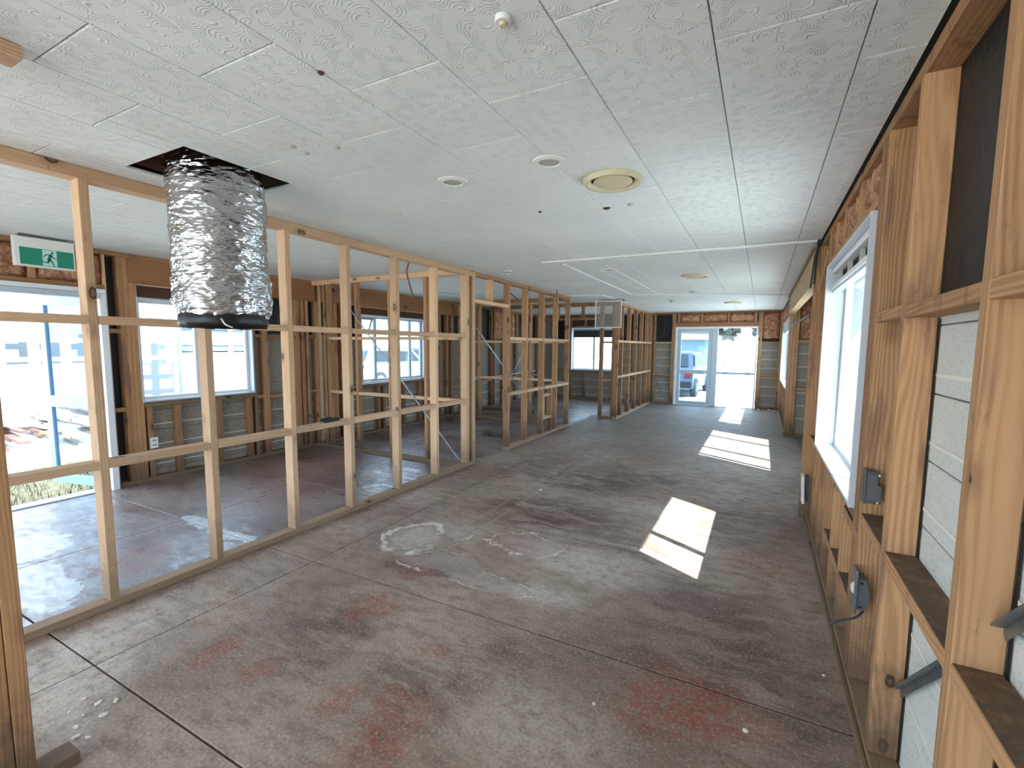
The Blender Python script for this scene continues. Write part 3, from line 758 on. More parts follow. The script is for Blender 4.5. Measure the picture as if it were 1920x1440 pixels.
# ---- the open aluminium door in the left wall
d1 = root('door_1', (-5.88, 2.2, 0), kind='structure')
for z in ((1.985, 2.028),): bar(d1, 'door_head', (-5.95, -5.79), (.35, 2.26), z, 'alum_white')
bar(d1, 'door_jamb', (-5.95, -5.79), (2.205, 2.262), (0, 1.984), 'alum_white'); bar(d1, 'door_jamb', (-5.95, -5.79), (.352, .40), (0, 1.984), 'alum_white')
bar(d1, 'door_head', (-5.95, -5.78), (.401, 2.204), (1.93, 1.983), 'alum'); bar(d1, 'threshold', (-5.98, -5.83), (.40, 2.204), (0, .012), 'alum')
A, B = Vector((-5.955, 2.195, 0)), Vector((-6.64, 2.03, 0)); u = (B-A).normalized(); nrm = Vector((0, 0, 1)).cross(u)
def leaf(s0, s1, z0, z1, m, t=.04, name='door_rail'):
    c0, c1 = A+u*s0, A+u*s1
    horizontal = (s1-s0) > (z1-z0)
    if horizontal: strut(d1, name, (c0.x, c0.y, (z0+z1)/2), (c1.x, c1.y, (z0+z1)/2), t, z1-z0, m)
    else:
        cc = (c0+c1)/2; strut(d1, name, (cc.x, cc.y, z0), (cc.x, cc.y, z1), s1-s0, t, m, up=nrm)
LW = (B-A).length
leaf(0, .06, .02, 1.96, 'alum_blue', name='door_stile'); leaf(LW-.075, LW, .02, 1.96, 'alum_blue', name='door_stile')
for z0, z1 in ((.02, .11), (.83, .95), (1.88, 1.96)): leaf(.061, LW-.076, z0, z1, 'alum_blue')
leaf(.06, LW-.075, .11, .83, 'tint', .006, 'pane'); leaf(.06, LW-.075, .95, 1.88, 'tint', .006, 'pane')

# ================================================================== FAR WALL (y = 12.87)
FY = (12.87, 12.96)
wf = root('wall_far', (-2.7, 12.9, 0), kind='structure', label='exposed timber frame far end wall with glazed door')
def fstud(x0, x1, z0=.047, z1=2.372, m='pine_warm'): return bar(wf, 'stud', (x0, x1), FY, (z0, z1), m)
def fnog(x0, x1, z, m='pine_warm', t=.045): return bar(wf, 'nog', (x0+.001, x1-.001), FY, (z, z+t), m)
bar(wf, 'top_plate', (-5.92, .50), FY, (2.374, 2.417), 'pine_dark')
bar(wf, 'bottom_plate', (-5.92, -2.07), FY, (0, .045), 'pine_old'); bar(wf, 'bottom_plate', (-.07, .50), FY, (0, .045), 'pine_old')
fstud(-2.125, -2.085); fstud(-2.08, -2.04); fstud(-.10, -.058); fstud(-.056, -.015); fstud(.355, .40); fstud(-2.59, -2.545)
bar(wf, 'lintel', (-2.038, -.102), FY, (2.045, 2.155), 'pine_lintel')
for x in (-1.98, -1.42, -.80, -.20): fstud(x, x+.045, z0=2.157)
for i, (a, b) in enumerate(((-1.935, -1.42), (-1.375, -.80), (-.755, -.20))): batt(wf, (a, b), (12.85, 12.94), (2.16, 2.37), ('y', -1), 21+i*5)
batt(wf, (-.012, .352), (12.83, 12.94), (1.74, 2.37), ('y', -1), 40); fnog(-.014, .355, 1.62); fnog(-.014, .355, .82, 'pine_dark')
bar(wf, 'paper_strip', (-.014, .355), (12.962, 12.964), (1.665, 1.74), 'paper')
fnog(-2.544, -2.126, 1.61, 'pine_pale'); fnog(-2.544, -2.126, .76)
bar(wf, 'building_paper', (-2.544, -2.126), (12.962, 12.964), (1.656, 2.37), 'paper')
strut(wf, 'brace_strap', (-2.60, 12.862, .78), (-2.20, 12.862, .06), .025, .003, 'steel', up=(0, 1, 0))
# far left room
bar(wf, 'head_trimmer', (-4.96, -3.62), FY, (2.06, 2.105), 'pine_dark'); bar(wf, 'sill_trimmer', (-4.96, -3.62), FY, (.79, .835), 'pine_dark')
for x in (-5.88, -5.45, -5.0, -3.615, -3.1, -2.75): fstud(x, x+.045, m='pine_dark')
for x in (-4.55, -4.05): fstud(x, x+.045, z1=.788); fstud(x, x+.045, z0=2.106)
for x in (-4.95, -4.5, -4.0): bar(wf, 'paper_strip', (x, x+.4), (12.962, 12.964), (2.108, 2.372), 'pine_brown')
for a, b in ((-5.40, -5.0), (-3.57, -3.1), (-3.05, -2.75)): bar(wf, 'building_paper', (a, b), (12.962, 12.964), (1.65, 2.372), 'paper'); fnog(a, b, 1.605); fnog(a, b, .80)
boards_rows(wf, 1, 12.965, -5.95, .5, [(-4.96, -3.62, .83, 2.06), (-2.04, -.10, -.3, 2.05)], .06, mat='board_old')
lip_rows(wf, 1, 12.965, [(-5.0, -2.6), (-2.54, -2.13), (-.01, .35)], .06, .05, 1.6)
w7 = window(7, 1, 12.86, -4.93, -3.64, .845, 2.035, 12.975, mull=(-4.28,), frame='alum_white', liner='alum')
rb = root('roller_blind', (-4.285, 12.92, 1.78), 'dark grey roller blind half lowered in the far side room window', 'blind')
bar(rb, 'fabric', (-4.89, -3.68), (12.922, 12.925), (1.79, 1.97), 'blind'); bar(rb, 'roller', (-4.90, -3.67), (12.895, 12.94), (1.97, 2.015), 'alum'); bar(rb, 'bottom_rail', (-4.89, -3.68), (12.917, 12.929), (1.772, 1.79), 'blind')
# ---- glazed entrance door in the far wall
d2 = root('door_2', (-1.07, 12.9, 0), kind='structure')
dy = (12.86, 12.95)
bar(d2, 'door_jamb', (-2.036, -1.99), dy, (0, 2.042), 'alum_white'); bar(d2, 'door_jamb', (-.145, -.105), dy, (0, 2.042), 'alum_white'); bar(d2, 'door_head', (-1.989, -.146), dy, (2.0, 2.042), 'alum_white')
bar(d2, 'door_mullion', (-1.125, -1.0), dy, (0, 1.999), 'alum')
bar(d2, 'threshold', (-1.989, -.146), dy, (0, .015), 'alum')
ly = (12.875, 12.92)
for x in ((-1.985, -1.885), (-1.225, -1.13)): bar(d2, 'door_stile', x, ly, (.02, 1.995), 'alum')
for z in ((.02, .115), (.83, .93), (1.91, 1.995)): bar(d2, 'door_rail', (-1.884, -1.226), ly, z, 'alum')
bar(d2, 'pane', (-1.884, -1.226), (12.895, 12.90), (.116, .829), 'tint'); bar(d2, 'pane', (-1.884, -1.226), (12.895, 12.90), (.931, 1.909), 'tint')
o = lathe('door_lock', [(0, .0), (.032, 0), (.034, .01), (.018, .014), (.016, .03), (0, .03)], 'plastic', d2, Vector((-1.29, 12.874, .875))-Vector(d2.location), 24); o.rotation_euler = (math.pi/2, 0, 0)
bar(d2, 'transom', (-.999, -.146), (12.88, 12.92), (.84, .90), 'alum')
bar(d2, 'pane', (-.999, -.146), (12.895, 12.90), (.016, .839), 'glass'); bar(d2, 'pane', (-.999, -.146), (12.895, 12.90), (.901, 1.999), 'glass')
for x in (-.80, -.30): bar(d2, 'handle_fixing', (x, x+.05), (12.865, 12.88), (.865, .88), 'black')

# ================================================================== BACK WALL (behind the viewer), wide open doorway
wb = root('wall_back', (-2.7, -3.02, 0), kind='structure', label='back wall with a wide open doorway')
bar(wb, 'wall_panel', (-5.95, -5.2), (-3.06, -3.0), (0, 2.41), 'board'); bar(wb, 'wall_panel', (0.0, .5), (-3.06, -3.0), (0, 2.41), 'board'); bar(wb, 'wall_panel', (-5.2, 0), (-3.06, -3.0), (2.2, 2.41), 'board', ax=0)

# ================================================================== PARTITION FRAMES
XP = (-3.281, -3.191)
def part(name, loc, label): return root(name, loc, label, 'wall frame', kind='thing')
pa = part('timber_partition', (-3.236, 2.9, 0), 'long open stud partition of pale pine dividing the main room from the side room')
def P(par, name, x, y, z, m='pine_pale'): return bar(par, name, x, y, z, m)
bar(pa, 'bottom_plate', XP, (-2.9, 4.985), (0, .045), 'pine_pale'); bar(pa, 'top_plate', XP, (-2.9, 4.985), (2.352, 2.416), 'pine_pale')
SA = [-2.4, -1.8, -1.2, -.6, -.03, .565, 1.162, 1.75, 2.35, 2.935, 3.55, 4.17]
for y in SA: P(pa, 'stud', XP, (y, y+.044), (.046, 2.351))
P(pa, 'stud', XP, (4.775, 4.835), (.046, 2.351)); P(pa, 'stud', (-3.281, -3.215), (4.836, 4.905), (.046, 2.351), 'pine_dark'); P(pa, 'stud', XP, (4.908, 4.97), (.046, 2.351))
SA2 = SA + [4.775]
for i in range(len(SA2)-1):
    a, b = SA2[i]+.045, SA2[i+1]-.001
    P(pa, 'nog', XP, (a, b), (1.601, 1.646)); P(pa, 'nog', XP, (a, b), (.803, .848))
pb = part('timber_partition', (-3.236, 7, 0), 'stud partition beyond the doorway with a small square trimmed frame low in it')
bar(pb, 'top_plate', XP, (4.987, 8.24), (2.372, 2.416), 'pine_warm'); bar(pb, 'header', XP, (4.972, 5.848), (2.04, 2.085), 'pine_pale')
P(pb, 'stud', XP, (5.36, 5.405), (2.087, 2.37), 'pine_pale')
bar(pb, 'bottom_plate', XP, (5.82, 8.27), (0, .045), 'pine_pale')
SB = [5.85, 6.42, 7.03, 7.61, 8.19]
for y in SB: P(pb, 'stud', XP, (y, y+.045), (.046, 2.37), 'pine_warm')
for i in range(4):
    P(pb, 'nog', XP, (SB[i]+.046, SB[i+1]-.001), (1.59, 1.635), 'pine_pale'); P(pb, 'nog', XP, (SB[i]+.046, SB[i+1]-.001), (.79, .835), 'pine_pale')
P(pb, 'short_stud', XP, (7.40, 7.443), (.046, .789), 'pine_warm')
P(pb, 'short_stud', XP, (7.08, 7.12), (.32, .66), 'pine_pale')
P(pb, 'trimmer', XP, (7.077, 7.399), (.665, .705), 'pine_pale'); P(pb, 'trimmer', XP, (7.077, 7.399), (.278, .318), 'pine_pale')
# cross wall 1
C1 = (4.70, 4.772)
p1 = part('timber_partition', (-4.6, 4.74, 0), 'cross stud frame between side rooms with two noggin rows and a long diagonal brace')
XR = (-5.828, -3.283)
bar(p1, 'bottom_plate', XR, C1, (0, .045), 'pine_old'); bar(p1, 'top_plate', XR, C1, (2.352, 2.416), 'pine_pale')
SC = [-5.61, -5.54, -4.985, -4.385, -3.79]
SCW = [.045, .045, .045, .036, .045]
for x, wd in zip(SC, SCW): P(p1, 'stud', (x, x+wd), C1, (.046, 2.351), 'pine_warm')
ends = [(-5.494, -4.986), (-4.939, -4.386), (-4.348, -3.791), (-3.744, -3.283)]
for a, b in ends: P(p1, 'nog', (a, b), C1, (1.572, 1.612), 'pine_pale'); P(p1, 'nog', (a, b), C1, (.808, .848), 'pine_pale')
strut(p1, 'diagonal_brace', (-5.41, 4.692, 2.36), (-3.25, 4.692, .10), .022, .004, 'steel', up=(0, 1, 0), label='thin steel strap brace')
# cross wall 2
C2 = (8.20, 8.272)
p2 = part('timber_partition', (-4.6, 8.24, 0), 'darker cross stud frame behind the doorway with a steel diagonal strap')
bar(p2, 'bottom_plate', XR, C2, (0, .045), 'pine_old'); bar(p2, 'top_plate', XR, C2, (2.352, 2.416), 'pine_dark')
SD = [-5.70, -5.2, -4.62, -4.03, -3.53]
for x in SD: P(p2, 'stud', (x, x+.045), C2, (.046, 2.351), 'pine_warm')
for i in range(4):
    P(p2, 'nog', (SD[i]+.046, SD[i+1]-.001), C2, (1.565, 1.61), 'pine_pale'); P(p2, 'nog', (SD[i]+.046, SD[i+1]-.001), C2, (.835, .88), 'pine_pale')
P(p2, 'nog', (-3.484, -3.283), C2, (1.565, 1.61), 'pine_pale'); P(p2, 'nog', (-3.484, -3.283), C2, (.80, .845), 'pine_pale')
strut(p2, 'diagonal_brace', (-5.24, 8.19, 1.885), (-3.72, 8.19, .06), .026, .004, 'steel', up=(0, 1, 0), label='bright steel strap brace')
# cross wall 3 with opening, beyond the corridor
C3 = (9.50, 9.585)
p3 = part('timber_partition', (-3.6, 9.54, 0), 'stud frame with wide door opening and short pier before the far side room')
bar(p3, 'top_plate', (-5.828, -2.712), C3, (2.352, 2.416), 'pine_dark'); bar(p3, 'header', (-4.30, -3.025), C3, (2.07, 2.12), 'pine_dark')
bar(p3, 'bottom_plate', (-3.024, -2.712), C3, (0, .045), 'pine_old'); bar(p3, 'bottom_plate', (-5.828, -4.30), C3, (0, .045), 'pine_old')
for x in (-3.022, -2.757): P(p3, 'stud', (x, x+.045 if x > -2.9 else x+.07), C3, (.046, 2.351), 'pine_dark')
P(p3, 'stud', (-4.35, -4.302), C3, (.046, 2.351), 'pine_dark'); P(p3, 'stud', (-5.2, -5.155), C3, (.046, 2.351), 'pine_dark')
for x in (-4.0, -3.43): P(p3, 'stud', (x, x+.045), C3, (2.122, 2.351), 'pine_dark')
P(p3, 'nog', (-2.95, -2.76), C3, (1.58, 1.62), 'pine_dark'); P(p3, 'nog', (-2.95, -2.76), C3, (.79, .83), 'pine_warm')
# partition C
XCW = (-2.71, -2.62)
p4 = part('timber_partition', (-2.66, 11.2, 0), 'far stud partition with closely spaced studs ending at the far wall')
bar(p4, 'bottom_plate', XCW, (9.5, 12.868), (0, .045), 'pine_pale'); bar(p4, 'top_plate', XCW, (9.5, 12.868), (2.372, 2.416), 'pine_warm')
SE = [9.502, 9.85, 10.48, 11.09, 11.69, 12.29, 12.80]
for y in SE: P(p4, 'stud', XCW, (y, y+.045), (.046, 2.371), 'pine_warm')
for i in range(6):
    P(p4, 'nog', XCW, (SE[i]+.046, SE[i+1]-.001), (1.60, 1.645), 'pine_pale'); P(p4, 'nog', XCW, (SE[i]+.046, SE[i+1]-.001), (.86, .905), 'pine_pale')
# near corner frame at the left edge of view
p5 = part('timber_partition', (-2.13, -.6, 0), 'sawn-off wall end of doubled pine studs at the near corner')
XS = (-2.18, -2.086)
bar(p5, 'top_plate', XS, (-2.9, .648), (2.375, 2.416), 'pine_pale'); bar(p5, 'top_plate', XS, (-2.9, .50), (2.332, 2.374), 'pine_pale'); bar(p5, 'bottom_plate', XS, (-2.9, .64), (0, .045), 'pine_old')
P(p5, 'stud', XS, (.484, .530), (.046, 2.331), 'pine_warm'); P(p5, 'stud', XS, (.437, .482), (.046, 2.331), 'pine_warm')
P(p5, 'stud', XS, (-.2, -.155), (.046, 2.331), 'pine_warm'); P(p5, 'stud', XS, (-.8, -.755), (.046, 2.331), 'pine_warm')

# ================================================================== THINGS INSIDE
# ---- crinkled foil duct hanging through the ceiling hole
fd = root('foil_duct', (-2.69, 1.585, 1.60), 'fat silver foil insulated duct hanging out of the square ceiling hole', 'duct')
def foil_mesh():
    bm = bmesh.new(); nu, nv = 220, 230; rows = []
    z0, z1 = .045, 1.02
    for j in range(nv+1):
        t = j/nv; z = z0+(z1-z0)*t
        rb_ = .226
        if t < .10: rb_ *= .90+.10*math.sin(t/.10*math.pi/2)
        if t > .72: rb_ *= 1-.10*min(1, (t-.72)/.2)
        row = []
        for i in range(nu):
            a = 2*math.pi*i/nu
            p = Vector((math.cos(a)*2.0, math.sin(a)*2.0, z*13))
            d = mn.noise(Vector((p.x*.7, p.y*.7, z*16)))*.004 + abs(mn.noise(Vector((math.cos(a)*3.2+5, math.sin(a)*3.2, z*30))))*.006 + abs(mn.noise(Vector((math.cos(a)*6, math.sin(a)*6, z*62))))*.004
            rg_ = 1-abs(mn.noise(Vector((math.cos(a)*1.7+1, math.sin(a)*1.7, z*17+mn.noise(Vector((math.cos(a)*2, math.sin(a)*2, z*9)))))))
            d += .0065*rg_**5
            rg_ = 1-abs(mn.noise(Vector((math.cos(a)*3.0+7, math.sin(a)*3.0, z*34+1.5*mn.noise(Vector((math.cos(a)*3, math.sin(a)*3, z*14)))))))
            d += .003*rg_**6
            d += .001*math.sin(z*60+4*mn.noise(Vector((math.cos(a), math.sin(a), z*4))))
            q = mn.noise(Vector((math.cos(a)*1.2, math.sin(a)*1.2, z*2.6)))*.022
            r = rb_ + d + q
            row.append(bm.verts.new((r*math.cos(a)+.02*(t-.3)*(-1), r*math.sin(a), z)))
        rows.append(row)
    for j in range(nv):
        for i in range(nu): bm.faces.new((rows[j][i], rows[j][(i+1) % nu], rows[j+1][(i+1) % nu], rows[j+1][i]))
    bmesh.ops.recalc_face_normals(bm, faces=bm.faces)
    return bm
bm_obj('foil_sleeve', foil_mesh(), 'foil', fd, smooth=True)
def collar():
    bm = bmesh.new(); nu = 72; rows = []
    for r, z in ((.0, .05), (.18, .05), (.19, .0), (.208, -.012), (.218, .012), (.217, .045), (.205, .075), (.19, .09)):
        rows.append([bm.verts.new(((r+.007*mn.noise(Vector((i*.4, z*60, 1))) if r > .1 else .001)*math.cos(2*math.pi*i/nu), (r+.007*mn.noise(Vector((i*.4, z*60, 1))) if r > .1 else .001)*math.sin(2*math.pi*i/nu), z+.008*mn.noise(Vector((i*.3, r*9, 4))))) for i in range(nu)])
    for a, b in zip(rows, rows[1:]):
        for i in range(nu): bm.faces.new((a[i], a[(i+1) % nu], b[(i+1) % nu], b[i]))
    bmesh.ops.recalc_face_normals(bm, faces=bm.faces); return bm
o = bm_obj('tape_collar', collar(), 'black', fd, smooth=True); o['label'] = 'black taped mouth of the duct'
tube('pull_tie', [(-2.49, 1.45, 1.63), (-2.44, 1.44, 1.60), (-2.43, 1.47, 1.585)], .004, 'plastic', fd)

# ---- exit sign
es = root('exit_sign', (-5.58, 1.775, H), 'green running-man exit sign hung from the ceiling before the left door', 'sign')
bar(es, 'housing', (-5.635, -5.575), (1.578, 1.968), (2.148, 2.395), 'plastic', ch=.006)
bar(es, 'ceiling_bracket', (-5.63, -5.58), (1.62, 1.93), (2.396, 2.417), 'grey_box')
bar(es, 'green_panel', (-5.574, -5.571), (1.607, 1.955), (2.162, 2.305), 'green', ch=.0005)
bar(es, 'white_field', (-5.5705, -5.569), (1.748, 1.842), (2.166, 2.301), 'sign_white', ch=.0003)
def runner():
    bm = bmesh.new()
    def limb(pts, wd):
        for (a, b), w_ in zip(zip(pts, pts[1:]), wd):
            a, b = Vector(a), Vector(b); d = (b-a).normalized(); n_ = Vector((-d.y, d.x))
            for k_, (p, s_) in enumerate(((a, 1), (b, 1))): pass
            vs = [bm.verts.new((x_, q.x, q.y)) for x_ in (0, .0012) for q in (a-n_*w_-d*w_*.6, b-n_*w_+d*w_*.6, b+n_*w_+d*w_*.6, a+n_*w_-d*w_*.6)]
            for f in ((0, 1, 2, 3), (7, 6, 5, 4), (0, 4, 5, 1), (1, 5, 6, 2), (2, 6, 7, 3), (3, 7, 4, 0)): bm.faces.new([vs[i] for i in f])
    # y to the right, z up, origin at panel centre
    limb([(.008, .028), (-.006, -.012)], [.011])
    limb([(.004, .030), (-.022, .030), (-.036, .012)], [.0045, .004])
    limb([(.010, .026), (.024, .008), (.044, .003)], [.0045, .004])
    limb([(-.004, -.010), (-.012, -.038), (-.046, -.034)], [.0065, .0045])
    limb([(.002, -.010), (.016, -.034), (.028, -.062)], [.0065, .0045])
    c = Vector((.018, .047))
    for x_ in (.0006,):
        bmesh.ops.create_uvsphere(bm, u_segments=14, v_segments=8, radius=.0105, matrix=Matrix.Translation((x_, c.x, c.y)) @ Matrix.Diagonal((.12, 1, 1, 1)))
    bmesh.ops.recalc_face_normals(bm, faces=bm.faces)
    return bm
o = bm_obj('running_figure', runner(), 'green', es, Vector((-5.569, 1.793, 2.232))-Vector(es.location))

# ---- ceiling fittings
def diffuser(x, y, r, label):
    d = root('ceiling_diffuser', (x, y, H), label, 'air vent', 'round cream air diffusers')
    lathe('outer_ring', [(r*.74, -.004), (r*.86, -.024), (r*.95, -.026), (r*1.0, -.014), (r*1.01, -.001), (r*.74, -.001)], 'cream', d)
    lathe('throat', [(r*.75, -.003), (r*.60, -.001), (0, -.0008)], 'dark_gap', d)
    lathe('centre_disc', [(0, -.005), (r*.60, -.005), (r*.67, -.012), (r*.665, -.017), (r*.6, -.021), (0, -.022)], 'cream', d)
diffuser(-.775, 2.60, .158, 'big round cream air diffuser nearest on the ceiling')
diffuser(-.80, 6.39, .165, 'round cream air diffuser midway along the ceiling beyond the white trunking')
diffuser(-.57, 10.4, .16, 'round air diffuser farthest on the ceiling near the glazed end door')
def speaker(x, y, r, label):
    d = root('ceiling_speaker', (x, y, H), label, 'speaker', 'round white ceiling speakers')
    lathe('rim', [(r*.62, -.002), (r*.66, -.012), (r*.78, -.013), (r*.84, -.009), (r*.97, -.008), (r, -.001), (r*.62, -.001)], 'plastic', d)
    lathe('grille', [(0, -.009), (r*.5, -.008), (r*.63, -.004), (r*.63, -.001)], 'grille_grey', d)
speaker(-.985, 2.213, .083, 'round white ceiling speaker beside the big cream diffuser')
speaker(-1.584, 2.235, .084, 'round white ceiling speaker between the foil duct and the other speaker')
speaker(-1.66, 5.52, .10, 'flat round white ceiling speaker beyond the long white trunking')
def detector(x, y, r, label, broken=False):
    d = root('smoke_detector', (x, y, H), label, 'detector')
    lathe('base', [(0, -.001), (r, -.001), (r, -.012), (r*.92, -.016), (0, -.016)], 'plastic', d, seg=28)
    if not broken:
        lathe('chamber', [(0, -.0165), (r*.62, -.0165), (r*.66, -.028), (r*.5, -.042), (0, -.044)], 'plastic', d, seg=28)
        lathe('vent_band', [(r*.67, -.020), (r*.70, -.022), (r*.70, -.026), (r*.66, -.028)], 'grey_box', d, seg=28)
    else:
        lathe('stub', [(0, -.0165), (r*.5, -.0165), (r*.45, -.024), (0, -.025)], 'cream', d, seg=20)
detector(-.69, 1.22, .024, 'small broken white detector base on the nearest ceiling tile', True)
detector(-2.80, 5.10, .055, 'white smoke detector on the ceiling above the doorway in the stud partition')
detector(-1.03, 8.09, .07, 'white smoke detector on the far ceiling above the sunlit floor')
detector(-1.60, 9.55, .05, 'small smoke detector on the far ceiling by the stud partition')
detector(-4.75, 6.1, .055, 'white smoke detector on the side room ceiling seen through the studs')
def puck(x, y, r, m, label):
    o = lathe('patch_scar', [(0, -.001), (r, -.001), (r*.8, -.006), (r*.3, -.01), (0, -.008)], m, None, (x, y, H), 12); tag(o, label, 'scar')
    for v in o.data.vertices:
        if v.co.z < -.002: v.co.x += .4*r*mn.noise(Vector((v.co.x*200, v.co.y*200, x*9))); v.co.z += .003*mn.noise(Vector((v.co.x*150, y, 1)))
puck(-1.37, 1.17, .012, 'pine_brown', 'torn brown fixing hole in the ceiling close to the broken detector')
puck(-.96, 3.10, .026, 'pine_brown', 'rough brown fixing scar in the ceiling behind the big diffuser')
puck(-.80, 3.08, .02, 'grille_grey', 'small grey fixing mark in the ceiling right of the brown scar')
puck(-1.39, 2.98, .012, 'black', 'black speck on a ceiling joint behind the speakers')
puck(-1.98, 1.52, .016, 'grille_grey', 'torn tile scar near the foil duct, first of the pair toward the viewer')
puck(-1.985, 1.60, .014, 'grille_grey', 'torn tile scar near the foil duct, second of the pair')
puck(-1.80, 1.62, .014, 'grille_grey', 'single torn tile scar between the duct and the speakers')
puck(-2.30, 2.60, .018, 'cream', 'pale scraped scar in the ceiling beside the stud partition')

# ---- surface trunking
tk = root('cable_trunking', (-.9, 4.745, H), 'long straight white cable trunking across the ceiling to the right wall', 'trunking')
strut(tk, 'channel', (-2.17, 4.72, H-.009), (.365, 4.77, H-.009), .016, .030, 'plastic', up=(0, 1, 0)); bar(tk, 'end_cap', (.366, .392), (4.75, 4.80), (H-.035, H-.001), 'black')
tk = root('cable_trunking', (-2.03, 6.6, H), 'white cable trunking running along the ceiling then turning to the right wall', 'trunking')
strut(tk, 'channel', (-2.0, 4.95, H-.008), (-2.06, 8.15, H-.008), .014, .026, 'plastic', up=(1, 0, 0)); strut(tk, 'channel', (-2.06, 8.16, H-.008), (.34, 9.25, H-.008), .014, .026, 'plastic', up=(0, 1, 0))
tk = root('cable_trunking', (-2.8, 8.2, H), 'short bent white trunking before the hanging ceiling grille', 'trunking')
strut(tk, 'channel', (-3.15, 7.88, H-.008), (-2.55, 8.05, H-.008), .014, .026, 'plastic', up=(0, 1, 0)); strut(tk, 'channel', (-2.55, 8.06, H-.008), (-2.50, 8.75, H-.008), .014, .026, 'plastic', up=(1, 0, 0))
tk = root('cable_trunking', (-1.4, 6.6, H), 'thin pale trunking parallel to the long ceiling joints', 'trunking')
strut(tk, 'channel', (-1.60, 5.2, H-.005), (-1.62, 8.25, H-.005), .008, .014, 'plastic', up=(1, 0, 0))

# ---- hinged return-air grille hanging open from the ceiling
hg = root('ceiling_grille', (-2.66, 8.93, H), 'square white wire mesh grille hanging open from the far ceiling', 'grille')
gx0, gx1, gz0, gz1, gy = -2.945, -2.415, 1.87, 2.405, 8.93
for x in ((gx0, gx0+.022), (gx1-.022, gx1)): bar(hg, 'frame', x, (gy, gy+.02), (gz0, gz1), 'plastic')
for z in ((gz0, gz0+.022), (gz1-.022, gz1)): bar(hg, 'frame', (gx0+.023, gx1-.023), (gy, gy+.02), z, 'plastic')
bm = bmesh.new(); L = Vector(hg.location)
for i in range(1, 40):
    x = gx0+.022+(gx1-gx0-.044)*i/40; z = gz0+.022+(gz1-gz0-.044)*i/40
    add_box(bm, (x-.0016-L.x, x+.0016-L.x), (gy+.008-L.y, gy+.0095-L.y), (gz0+.022-L.z, gz1-.022-L.z))
    add_box(bm, (gx0+.022-L.x, gx1-.022-L.x), (gy+.0098-L.y, gy+.0112-L.y), (z-.0016-L.z, z+.0016-L.z))
o = bm_obj('wire_mesh', bm, 'grille_grey', hg); o['kind'] = 'stuff'

# ---- electrical boxes
sb = root('switch_box', (.43, 2.40, .93), 'dark grey plastic wall box on the stud under the near window corner', 'electrical box')
def box_prof(parent, name, prof, y0, y1, mat, x0=0):
    bm = bmesh.new(); L = Vector(parent.location)
    a = [bm.verts.new((x-L.x, y0-L.y, z-L.z)) for x, z in prof]; b = [bm.verts.new((x-L.x, y1-L.y, z-L.z)) for x, z in prof]
    bm.faces.new(a[::-1]); bm.faces.new(b)
    for i in range(len(prof)): bm.faces.new((a[i], a[(i+1) % len(prof)], b[(i+1) % len(prof)], b[i]))
    bmesh.ops.recalc_face_normals(bm, faces=bm.faces)
    bmesh.ops.bevel(bm, geom=bm.edges[:], offset=.0025, segments=1, affect='EDGES')
    return bm_obj(name, bm, mat, parent)
box_prof(sb, 'housing', [(.412, .995), (.450, .995), (.450, .945), (.466, .935), (.466, .862), (.412, .862)], 2.352, 2.419, 'grey_box')
box_prof(sb, 'front_rim', [(.406, 1.0), (.412, 1.0), (.412, .857), (.406, .857)], 2.348, 2.419, 'grey_box')
for z in (.985, .87): bar(sb, 'clip', (.425, .445), (2.346, 2.351), (z-.004, z+.004), 'grey_box'); bar(sb, 'screw', (.449, .455), (2.345, 2.351), (z-.004, z+.004), 'plastic')
sb = root('switch_box', (.40, 2.30, .46), 'light grey wall box with metal flange and loose cable low on the stud', 'electrical box')
box_prof(sb, 'housing', [(.408, .535), (.440, .535), (.446, .50), (.456, .47), (.450, .43), (.436, .40), (.408, .40)], 2.34, 2.419, 'grey_box')
box_prof(sb, 'flange', [(.398, .56), (.404, .575), (.408, .56), (.408, .385), (.398, .385)], 2.325, 2.419, 'steel')
box_prof(sb, 'plaster_lump', [(.385, .50), (.398, .52), (.398, .47), (.388, .475)], 2.335, 2.36, 'plaster_flake')
for z in (.52, .415): bar(sb, 'slot', (.415, .43), (2.3385, 2.3398), (z-.004, z+.004), 'black')
tube('loose_cable', [(.44, 2.36, .395), (.41, 2.33, .372), (.35, 2.31, .35), (.31, 2.30, .325)], .005, 'cable', sb)
sp_ = root('socket_plate', (.39, 4.42, .30), 'white socket plate tilted on its dark box at the end of the right wall studs', 'socket')
box_prof(sp_, 'plate', [(.355, .42), (.372, .425), (.384, .19), (.366, .185)], 4.55, 4.66, 'white')
box_prof(sp_, 'back_box', [(.385, .425), (.411, .425), (.411, .205), (.395, .205)], 4.56, 4.65, 'cable')
po = root('power_outlet', (-5.83, 2.605, .42), 'white power outlet plate under the left window beside the stud group', 'socket')
bar(po, 'plate', (-5.829, -5.82), (2.568, 2.642), (.362, .478), 'white', ch=.003)
for z in (.395, .445): bar(po, 'socket_slot', (-5.8195, -5.8185), (2.59, 2.60), (z-.008, z+.008), 'black'); bar(po, 'socket_slot', (-5.8195, -5.8185), (2.61, 2.62), (z-.008, z+.008), 'black')
gs = root('plastic_lump', (-3.23, 2.75, .849), 'crumpled black plastic scrap lying on a partition noggin', 'scrap')
bm = bmesh.new(); bmesh.ops.create_icosphere(bm, subdivisions=3, radius=.5)
for v in bm.verts:
    v.co *= 1+.5*mn.noise(v.co*3); v.co = Vector((v.co.x*.075, v.co.y*.16, max(0.0005, v.co.z*.05+.014)))
bm_obj('film', bm, 'black', gs)

